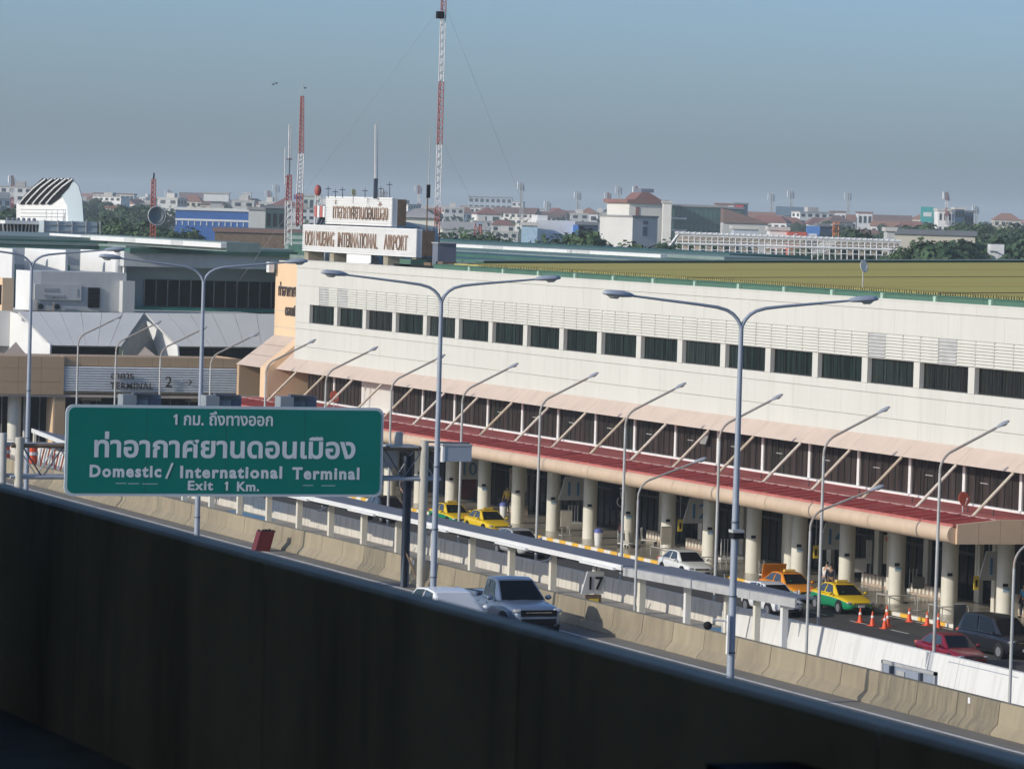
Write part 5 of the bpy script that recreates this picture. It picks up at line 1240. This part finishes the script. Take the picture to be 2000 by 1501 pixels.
for d,step in ((1150,46),(1400,32),(1650,28),(1900,26),(2300,24),(2800,22),(3600,20)):
    px = -40+rnd.random()*step
    while px < 2040:
        if d > 1000 or rnd.random() < .4:
            p = at(px,413,d*(1+rnd.uniform(-.06,.06))); k = rnd.choice([0,1,1,2,2,3,4,5,5,6,7,7,8,8,9,2] if px < 1480 else [0,1,1,1,2,3,3,4,4,0,5,9,7,9])
            place_house(k,(p.x,p.y,gz(d)-.2),-VIEW+rnd.choice([0,0,math.pi/2])+rnd.uniform(-.5,.5),rnd.uniform(.5,.75) if d < 1500 else rnd.uniform(.65,.95) if d < 2500 else rnd.uniform(.8,1.15)); n_h += 1
        px += step*rnd.uniform(.6,1.6)
# ------------------------------------------------------------------ key buildings, placed one by one
def blk(px0,px1,pyt,d,dep,label,cat='building',name='town_building',wall=CW_[4],roof=None,rz=0.0,roofh=.6,win=None,wm=WIN,side=None,group=None,overhang=.3,zbase=None,winfrac=(.2,.8)):
    a = at(px0,pyt,d); b = at(px1,pyt,d); W = (b-a).length; c = (a+b)/2; H = c.z-(gz(d) if zbase is None else zbase)
    t = thing(name,label,cat,(c.x,c.y,c.z-H),group,world=False); t.rotation_euler[2] = -VIEW+rz
    MB().box(-W/2,W/2,0,dep,0,H-roofh).build('walls',wall,t)
    if roof is not None: MB().box(-W/2-overhang,W/2+overhang,-overhang,dep+overhang,H-roofh,H).build('roof',roof,t)
    if win:
        nx,nz = win; me = MB().box(-.5,.5,-.08,0,-.5,.5).mesh('window',wm)
        for i in range(nx):
            for j in range(nz):
                o = inst(me,'window',t); o.location = (-W/2+W*(i+.5)/nx,0,(H-roofh)*(j+.55)/nz); o.scale = (W/nx*(winfrac[1]-winfrac[0]),1,(H-roofh)/nz*.5)
    return t,W,H
BLUEM = mat('warehouse_blue',(.035,.12,.36),.5,.06,.1)
t,W,H = blk(343,486,406,900,18,'long blue warehouse with a white stripe at left','warehouse','warehouse',BLUEM,GREYD)
MB().box(-W/2-.02,W/2+.02,-.1,0,H-2.75,H-2.35).build('stripe',WHITE,t)
for k in range(12): MB().box(-W/2+W*(k+.1)/12,-W/2+W*(k+.25)/12,-.12,0,H-3.7,H-2.9).build('window',WHITE,t)
t,W,H = blk(398,447,375,1500,5,'white blank billboard box above the blue warehouse','billboard','billboard',WHITE,GREYM,zbase=20.5)
MB().box(-2,2,1,3,-12,0).build('stand',GREYM,t)
blk(474,490,376,2000,6,'small white tower block right of the white billboard',wall=CW_[4],roof=CR_[6],win=(2,4))
blk(486,520,404,860,10,'grey green shaded block right of the blue warehouse',wall=GREYP,roof=CR_[3],side=1)
blk(519,556,401,850,12,'dark green glass block right of the blue warehouse',wall=mat('dark_green_block',(.035,.07,.07),.4),roof=CR_[5],win=(3,3),wm=GLASS)
blk(420,600,447,640,20,'low brown shed roof in front of the dark green block','shed','shed',wall=RUST,roof=CR_[2])
t,W,H = blk(574,622,377,1500,2,'purple sign panel with white stripe behind the lattice masts','billboard','billboard',mat('sign_purple',(.13,.08,.22),.5),None,zbase=22)
MB().box(-W/2+.6,W*.1,-.15,0,H*.55,H*.72).build('lettering',WHITE,t); MB().box(-1,1,.4,1.4,-14,0).build('stand',DRED,t)
blk(592,625,380,1480,8,'pale green and cream block right of the purple sign',wall=mat('pale_green_wall',(.45,.52,.47),.7),roof=CR_[4],win=(3,2))
blk(182,262,377,2300,16,'long hazy white building with red roof at far left',wall=CW_[0],roof=CR_[0],win=(9,3))
blk(206,236,402,1250,12,'peach gabled house among trees at left',wall=CW_[5],roof=CR_[1])
t,W,H = blk(783,852,425,700,14,'cream house with grey hipped roof right of the roof sign','house','hipped_house',CW_[0],None,roofh=0)
MB().add([(-W/2-.6,-.6,H),(W/2+.6,-.6,H),(W/2+.6,14,H),(-W/2-.6,14,H),(-W*.12,6,H+1.5),(W*.12,6,H+1.5)],[(0,1,5,4),(1,2,5),(2,3,4,5),(3,0,4)]).build('roof',CR_[4],t)
blk(915,1000,384,2600,20,'hazy stepped white building on the horizon right of the tall mast',wall=CW_[6],roof=CR_[3],win=(8,4))
blk(918,1063,405,1900,14,'long pale terrace with pink roof right of the tall mast',wall=CW_[4],roof=CR_[4],win=(16,3))
t,W,H = blk(929,941,430,700,3,'light blue water tank on a red lattice stand','tank','water_tank',mat('tank_blue',(.22,.48,.66),.5),None,zbase=18); lattice(MB(),(0,1.5,-12),(0,1.5,0),.8,.6,7,.1).build('stand',MRED,t)
blk(1048,1124,424,800,12,'bright white warehouse in front of the trees','warehouse','warehouse',WHITE,None,rz=.12)
blk(1050,1070,414,800,9,'white stair tower on the bright white warehouse','tower','stair_tower',WHITE,None,rz=.12)
blk(1019,1050,434,790,8,'pale blue shed left of the white warehouse','shed','shed',mat('pale_blue_wall',(.40,.55,.66),.6),CR_[6])
blk(1120,1130,433,795,8,'bright blue end wall of the white warehouse','wall','end_wall',mat('bright_blue_wall',(.08,.22,.60),.5),None)
blk(1129,1168,433,800,10,'dark blue glass building right of the white warehouse',wall=mat('navy_block',(.035,.055,.10),.4),roof=CR_[5],win=(5,2),wm=GLASS)
# grey block seen at its corner
a = at(1236,424,620); t = thing('town_building','big plain cream grey block, sunlit on its left and shaded on the right','building',(a.x,a.y,gz(620)),None,world=False); t.rotation_euler[2] = -VIEW+R(28); H = a.z-gz(620)
MB().box(0,4.1,0,9.6,0,H).build('walls',mat('block_grey',(.56,.55,.52),.7,.05,.2),t); MB().box(-.15,4.2,-.15,9.7,H,H+.25).build('parapet',CR_[3],t); MB().box(1.6,2.4,-.08,0,H-2.6,H-1.3).box(1.7,2.5,-.08,0,H-1,H-.5).build('window',SLATE,t)
# campus building with red roofs and glass
t,W,H = blk(1228,1302,390,1150,22,'large cream campus building with red roof',wall=CW_[0],roof=CR_[0],rz=.25,roofh=1.0,overhang=.8)
MB().box(W*-.32,W*-.22,-.15,0,1,H-2).build('recess',CR_[0],t)
MB().prism([(-W*.3,H),(W*.45,H),(W*.1,H+1.9),(-W*.1,H+1.9)],'y',2,12).build('upper_roof',CR_[0],t); MB().box(-W*.1,W*.25,3,10,H+1.9,H+2.9).build('roof_house',SLATE,t)
blk(1296,1312,392,1130,8,'cream pier tower right of the campus building','tower','stair_tower',CW_[0],CR_[6])
t,W,H = blk(1312,1420,400,1140,16,'dark green glass campus wing with white balconies',wall=mat('green_glass_wall',(.045,.085,.085),.25),roof=CR_[3],win=(12,4),wm=mat('green_window',(.06,.13,.11),.15))
for z in (.35,.55,.75): MB().box(-W/2,-W*.22,-.9,0,H*z,H*z+.5).build('balcony',WHITE,t)
blk(1415,1452,404,1160,14,'teal glass block at the end of the campus wing',wall=mat('teal_glass_wall',(.06,.12,.13),.25),roof=CR_[5],win=(5,4),wm=mat('green_window',(.06,.13,.11),.15))
t,W,H = blk(1412,1500,436,1120,14,'wide dark red tiled roof sloping behind the white frame','roof','tiled_hall',CW_[3],None,roofh=0)
MB().prism([(-W/2,H),(W/2+1,H),(-W*.35,H+3.2),(-W/2,H+3.6)],'y',-.5,14).build('roof',CR_[2],t)
blk(1399,1450,397,1500,12,'white floor block with red eaves beside the red logo tower',wall=CW_[4],roof=CR_[0],win=(7,2))
t,W,H = blk(1436,1461,396,1480,8,'dark blue tower with a big red sign','tower','sign_tower',mat('navy_block',(.035,.055,.10),.4),CR_[5])
MB().box(-W/2,W*.15,-.3,-.05,H-4.0,H-.8).build('red_sign',mat('sign_red',(.60,.06,.06),.5),t); MB().box(-W*.35,0,-.34,-.3,H-3.4,H-2.6).build('lettering',WHITE,t)
t,W,H = blk(1516,1570,401,2000,3,'long grey blue billboard seen from behind on the skyline','billboard','billboard',mat('billboard_slate',(.12,.18,.25),.6),None,zbase=22); MB().box(-1,1,1,2.5,-14,0).build('stand',GREYM,t)
t,W,H = blk(1576,1602,435,760,1.5,'bright blue billboard with white lettering','billboard','billboard',mat('billboard_blue',(.10,.24,.55),.5),None,zbase=16.3); MB().box(-W*.35,W*.3,-.08,0,H*.3,H*.42).build('lettering',WHITE,t); MB().box(-.3,.3,.4,1,-10,0).build('stand',GREYM,t)
blk(1601,1626,436,775,9,'dark blue shopfront right of the blue billboard',wall=mat('navy_block',(.035,.055,.10),.4),roof=CR_[5])
t,W,H = blk(1540,1577,446,720,9,'orange red shop with a white C sign','shop','shop',mat('shop_orange',(.52,.11,.07),.6),None); text_mesh('C',1.0,WHITE,'lettering',t,(-W*.25,-.1,H-1.6),ext=.02,bold=.03)
blk(1504,1540,443,725,9,'cream white shop left of the orange shop','shop','shop',CW_[4],CR_[6],win=(3,1))
blk(1434,1481,441,740,10,'white and pale blue shop left of the cream shop','shop','shop',CW_[6],CR_[6],win=(4,2))
t = thing('lattice_tower','orange lattice tower right of the dark blue shopfront','tower',at(1631,470,700),None,world=False); H = 8; lattice(MB(),(0,0,-14),(0,0,H-5),.55,.55,14,.08).build('tower_frame',mat('tower_orange',(.60,.20,.06),.6),t)
for k in range(9): MB().bx((0,0,-5+k*.95),(1.3,1.0,.07)).build('platform',MRED if k%2 else MWHT,t)
t,W,H = blk(1799,1824,401,1800,1.5,'teal billboard with white lettering on the skyline','billboard','billboard',mat('billboard_teal',(.03,.36,.33),.5),None,zbase=20.5); MB().box(-W*.3,W*.35,-.1,0,H*.35,H*.6).build('lettering',WHITE,t); MB().box(-.5,.5,.5,1.5,-12,0).build('stand',GREYM,t)
blk(1833,1869,408,1250,12,'white office block with dark windows below a cell mast',wall=CW_[4],roof=CR_[6],win=(4,4),winfrac=(.25,.7))
blk(1866,1884,405,1240,10,'dark blue glass office tower beside the white office block',wall=mat('blue_glass_wall',(.04,.08,.14),.2),roof=CR_[6],win=(3,5),wm=GLASS)
blk(1884,1902,411,1260,10,'lower dark blue office wing at right of the tower',wall=mat('blue_glass_wall',(.04,.08,.14),.2),roof=CR_[5],win=(3,4),wm=GLASS)
blk(1733,1748,444,660,6,'pale concrete stair tower at the right end of the white frame','tower','stair_tower',CW_[3],CR_[6])
blk(1742,1905,449,680,8,'long low shed with grey roof and white bays in front of the trees','shed','shed',CW_[2],CR_[5],win=(9,1),roofh=.8)
blk(1936,1962,468,560,4,'small white corrugated container among the dark trees','container','container',WHITE,None)
t,W,H = blk(1930,2040,497,330,2.5,'white rounded roof edge at the far right of the olive roof','roof','white_roof',WHITE,None,zbase=16); 
for px,l in ((1638,'left'),(1690,'right')): blk(px-14,px+14,412+(px-1638)*.03,1700,10,'hazy white house on the skyline, %s of two'%l,wall=CW_[4],roof=CR_[0],win=(3,2))
# the white open frame building
t = thing('white_frame_structure','long white two storey open steel frame building behind the olive roof','frame building',at(1530,480,600),None)
def FR(px,py,dd=0): return at(px,py,600+dd)
LL = lambda px,y0,y1: y0+(y1-y0)*(px-1320)/440
n = 38
for k in range(n+1):
    px = 1322+(1758-1322)*k/n
    for dd in (0,7): MB().tube([FR(px,LL(px,500,512),dd),FR(px,LL(px,455,470),dd)],.085 if dd == 0 else .07,6).build('frame_post',WHITE if dd == 0 else CW_[1],t)
for (a,b,r) in ((455,471,.24),(475,488,.19),(460,475,.10),(468,482,.06),(486,499,.06)):
    for dd in (0,7): MB().tube([FR(1318,a,dd),FR(1760,b,dd)],r,6).build('beam',WHITE,t)
for k in range(n):
    px = 1322+(1758-1322)*(k+.5)/n
    MB().tube([FR(px,LL(px,456,471),0),FR(px,LL(px,456,471),7)],.07,5).build('roof_joist',WHITE,t)
    MB().bx(FR(px,LL(px,466,480),5),(.8,.1,.7),0,rz=-VIEW).build('wall_panel',mat('frame_panel',(.45,.37,.28),.8,.2),t)
    if k % 2: MB().bx(FR(px,LL(px,484,497),5),(.8,.1,.7),0,rz=-VIEW).build('wall_panel',mat('frame_panel',(.45,.37,.28),.8,.2),t)
MB().tube([FR(1305,484),FR(1326,456)],.2,6).build('raking_beam',WHITE,t)
for k in range(7): MB().tube([FR(1585+k*5,497-k*1,0),FR(1612+k*4,466,0)],.06,5).build('brace',WHITE,t); MB().tube([FR(1620-k*5,498,1),FR(1585-k*3,468,1)],.06,5).build('brace',WHITE,t)
for k in range(40): p = FR(1325+k*10.8,LL(1325+k*10.8,453.5,469.5)); MB().ell(p,(.32,.3,.16),0,6,4).build('roof_sheet',WHITE,t)
# masts on the skyline
for (px,yt,yb,d,kind,l) in ((24,343,400,900,'rw','red and white mast at the left edge'),(540,360,395,2500,'g','hazy grey mast left of the lattice masts'),(525,372,398,2500,'rw','hazy red mast at left of the grey one'),(1018,356,400,1500,'g','grey cell mast right of the tall mast'),(1129,374,410,1900,'g','grey cell mast with round head'),(1070,393,412,1800,'g','small water tower mast in the town'),(1188,376,412,2200,'rw','hazy red and white mast left of the campus'),(1209,364,400,2600,'g','hazy pale lattice mast left of the campus'),(1243,364,392,1300,'rw','red and white cell mast above the campus roof'),(1545,372,402,2200,'g','grey cell mast over the slate billboard'),(1507,378,410,2600,'g','faint mast left of the slate billboard'),(1657,376,420,2800,'g','faint thin mast right of centre'),(1849,375,408,1250,'rw','cell mast over the white office block'),(1906,402,430,2000,'g','short grey mast right of the office tower'),(818,362,402,2300,'rw','hazy red and white mast behind the thin whip aerial'),(330,370,398,2000,'g','faint grey pylon left of the white billboard')):
    A,B = at(px,yb+30,d),at(px,yt,d); t = thing('cell_mast',l,'mast',A,None); s_ = d/1000
    n = 4
    for k in range(n): lattice(MB(),A.lerp(B,k/n),A.lerp(B,(k+1)/n),.5*s_*(1-k*.12),.5*s_*(1-(k+1)*.12),4,.07*s_).build('mast_section',(MRED if k%2 else MWHT) if kind == 'rw' else GREYM,t)
    for q in range(3): MB().box(B.x-.9*s_+q*.7*s_,B.x-.6*s_+q*.7*s_,B.y-.3,B.y+.3,B.z-1.6*s_-.3*q,B.z-.3*q).build('panel_aerial',WHITE if q != 1 else GREYM,t)
# ------------------------------------------------------------------ trees
def crown_mesh(seed, Rr, Hh, n, m, nm='crown'):
    rg = random.Random(seed); v = []; f = []
    cl = []
    for i in range(16):
        a = rg.uniform(0,6.28); q = rg.uniform(.15,.95); z = rg.uniform(.2,1)
        w_ = math.sin(math.pi*(z*.75+.18)); cl.append((Rr*q*w_*math.cos(a),Rr*q*w_*math.sin(a),Hh*(.25+.72*z),rg.uniform(.22,.4)*Rr))
    for i in range(n):
        c = rg.choice(cl); d = Vector((rg.gauss(0,1),rg.gauss(0,1),rg.gauss(0,.8))).normalized()*c[3]*rg.uniform(.6,1.1)
        p = Vector(c[:3])+d; u = Vector((rg.gauss(0,1),rg.gauss(0,1),rg.gauss(0,1))).normalized(); w_ = (d.normalized()+Vector((rg.gauss(0,.5),rg.gauss(0,.5),rg.gauss(0,.5)))).cross(u).normalized(); u = w_.cross(d).normalized(); s = Rr*rg.uniform(.022,.05)
        o = len(v); v += [tuple(p+u*s),tuple(p+w_*s*.8),tuple(p-u*s),tuple(p-w_*s*.8)]; f.append((o,o+1,o+2,o+3))
    zm = max(p[2] for p in v); v = [(x,y,z*Hh/zm) for x,y,z in v]
    me = bpy.data.meshes.new(nm); me.from_pydata(v,[],f); me.materials.append(m); return me
def trunk_mesh(Rr,Hh,seed):
    rg = random.Random(seed); m = MB().tube([(0,0,0),(.1,0,Hh*.3),(0,.1,Hh*.55)],[.3,.22,.12],8)
    for i in range(5):
        a = rg.uniform(0,6.28); m.tube([(0,0,Hh*rg.uniform(.16,.32)),(Rr*.3*math.cos(a),Rr*.3*math.sin(a),Hh*.55),(Rr*.55*math.cos(a),Rr*.55*math.sin(a),Hh*.7)],[.12,.08,.03],5)
    return m.mesh('trunk',TRUNK)
TRS = [(crown_mesh(3,4.5,9,9000,LEAF),trunk_mesh(4.5,9,3)),(crown_mesh(5,5.5,9.5,9500,LEAFD),trunk_mesh(5.5,9.5,5)),(crown_mesh(8,3.6,10.5,8000,LEAF),trunk_mesh(3.6,10.5,8)),(crown_mesh(9,6.5,8.5,10000,LEAFD),trunk_mesh(6.5,8.5,9))]
TN = ['light green round tree','dark green broad tree','tall slender green tree','low spreading dark tree']
def tree(px,pyt,d,k,sc=None):
    a = at(px,pyt,d); zb = gz(d); H = (9,9.5,10.5,8.5)[k]; s = (a.z-zb)/H
    t = thing('tree',TN[k],'tree',(a.x,a.y,zb),TN[k]+', copies beyond the terminal',world=False); t.scale = (s*(sc or 1),s*(sc or 1),s); t.rotation_euler[2] = rnd.uniform(0,6.28)
    inst(TRS[k][0],'crown',t); inst(TRS[k][1],'trunk',t)
rnd = random.Random(5)
def belt(x0,x1,y0,y1,d,step,ks=(0,1,2,3),jit=6):
    px = x0
    while px < x1:
        f_ = (px-x0)/max(1,(x1-x0)); tree(px,y0+(y1-y0)*f_+rnd.uniform(-jit,jit),d*rnd.uniform(.94,1.06),rnd.choice(ks),rnd.uniform(.8,1.2)); px += step*rnd.uniform(.7,1.3)
belt(190,290,425,432,620,26,(1,3,0)); belt(300,375,440,448,600,24,(0,2,1)); belt(-20,60,402,404,800,22,(1,3)); belt(150,210,390,392,1500,20,(1,3)); belt(230,330,398,396,1100,22,(1,3))
belt(870,1175,449,452,560,20,(0,1,2),5); belt(1130,1230,446,452,545,22,(0,2),6); belt(1215,1345,468,474,520,20,(0,1,2),6); belt(1300,1420,452,456,700,22,(0,1)); 
belt(1790,2030,466,464,560,20,(1,3,2),6); belt(1640,1700,446,448,690,24,(1,3)); belt(1765,1840,436,440,900,24,(1,3,0)); belt(1880,2030,434,440,850,22,(1,3,0),6); belt(1600,1640,440,440,900,20,(1,))
belt(880,1010,402,406,2300,44,(1,3),3); belt(1100,1240,408,406,1900,44,(1,3),4); belt(1560,2030,430,436,1500,90,(1,3),4); belt(330,560,390,394,1900,40,(1,3),4); belt(620,860,408,412,1300,44,(1,3,0),5); belt(490,620,398,400,1500,34,(1,3),4)
# scattered far foliage that nobody could count
v = []; f = []; rg = random.Random(21)
for i in range(1000):
    d = rg.choice([1050,1300,1600,2000,2500,3200,9000]); p = at(rg.uniform(-60,2060),413,d*rg.uniform(.92,1.08)); r = rg.uniform(1.6,3.4)*(1+d/6000); zc = gz(d)+rg.uniform(.8,4.0)
    for q in range(9):
        c = Vector((p.x+rg.gauss(0,r*.5),p.y+rg.gauss(0,r*.5),zc+rg.gauss(0,r*.35))); u = Vector((rg.gauss(0,1),rg.gauss(0,1),rg.gauss(0,1))).normalized(); w_ = u.orthogonal().normalized(); s = r*rg.uniform(.16,.32); o = len(v)
        v += [tuple(c+u*s),tuple(c+w_*s),tuple(c-u*s),tuple(c-w_*s)]; f.append((o,o+1,o+2,o+3))
me = bpy.data.meshes.new('far_wood'); me.from_pydata(v,[],f); me.materials.append(LEAFD); o = inst(me,'far_wood'); tag(o,'distant mass of green treetops filling gaps between the far town roofs','trees',kind='stuff')
# ------------------------------------------------------------------ drop what nothing of can be seen; give the rest a place in words
bpy.context.view_layer.update()
dg = bpy.context.evaluated_depsgraph_get()
def proj(p):
    q = Vector(p)-CAM; z = q.dot(fw); return 1000+F_PX*q.dot(rt)/z, 750.5-F_PX*q.dot(up)/z
def seen(t, H, W):
    b = t.matrix_world; n = 0
    for fx in (-.45,-.2,0,.2,.45):
        for fz in (.35,.6,.8,.93,1.0):
            p = b @ Vector((fx*W,-W*.3,fz*H)); x,y = proj(p)
            if not (-5 < x < 2005): continue
            d = p-CAM; L = d.length; hit,loc,_,_,ob,_ = SC.ray_cast(dg, CAM+d/L*12, d/L, distance=L-12)
            if not hit or (loc-CAM).length > L-15: n += 1
    return n
ZN = [(170,'by the louvred hood'),(340,'around the big dish mast'),(560,'above the blue warehouse'),(645,'behind the lattice masts'),(860,'behind the roof sign'),(1020,'right of the tall mast'),(1180,'around the white warehouse'),(1320,'around the cream campus'),(1520,'behind the white frame, left half'),(1760,'behind the white frame, right half'),(1880,'around the white office block'),(9999,'at the far right')]
ORD = ['first','second','third','fourth','fifth','sixth','seventh','eighth','ninth','tenth','eleventh','twelfth','thirteenth','fourteenth','fifteenth','sixteenth','seventeenth','eighteenth','nineteenth','twentieth']
def drop(t):
    for c in list(t.children):
        for e in list(c.children): bpy.data.objects.remove(e)
        bpy.data.objects.remove(c)
    bpy.data.objects.remove(t)
buck = {}
for t in [o for o in COL.objects if o.parent is None and o.type == 'EMPTY' and o.get('category') in ('house','tree') and o.get('group')]:
    Hh = 9.0 if t['category'] == 'tree' else 9.5
    if seen(t, Hh, 8) < 2: drop(t); continue
    x,_ = proj(t.location); z = next(n for l,n in ZN if x < l); buck.setdefault((t['group'],z),[]).append((x,t))
for (g_,z),L in buck.items():
    L.sort(key=lambda q: q[0]); base = L[0][1]['label']
    for i,(x,t) in enumerate(L):
        t['label'] = base+' '+z if len(L) == 1 else ORD[min(i,19)]+' from left '+base+' '+z
# ------------------------------------------------------------------ haze
hz = MB().box(-60,9000,-60,9400,-2.0,62.0)
hm = bpy.data.materials.new('haze_air'); hm.use_nodes = True; N = hm.node_tree.nodes; N.remove(N['Principled BSDF']); pv = N.new('ShaderNodeVolumePrincipled')
pv.inputs['Color'].default_value = (.84,.96,1.0,1); pv.inputs['Density'].default_value = .00018; pv.inputs['Anisotropy'].default_value = 0
hm.node_tree.links.new(pv.outputs[0], N['Material Output'].inputs['Volume'])
o = hz.build('haze', hm); tag(o,'pale blue air haze over the whole scene','haze',kind='stuff')
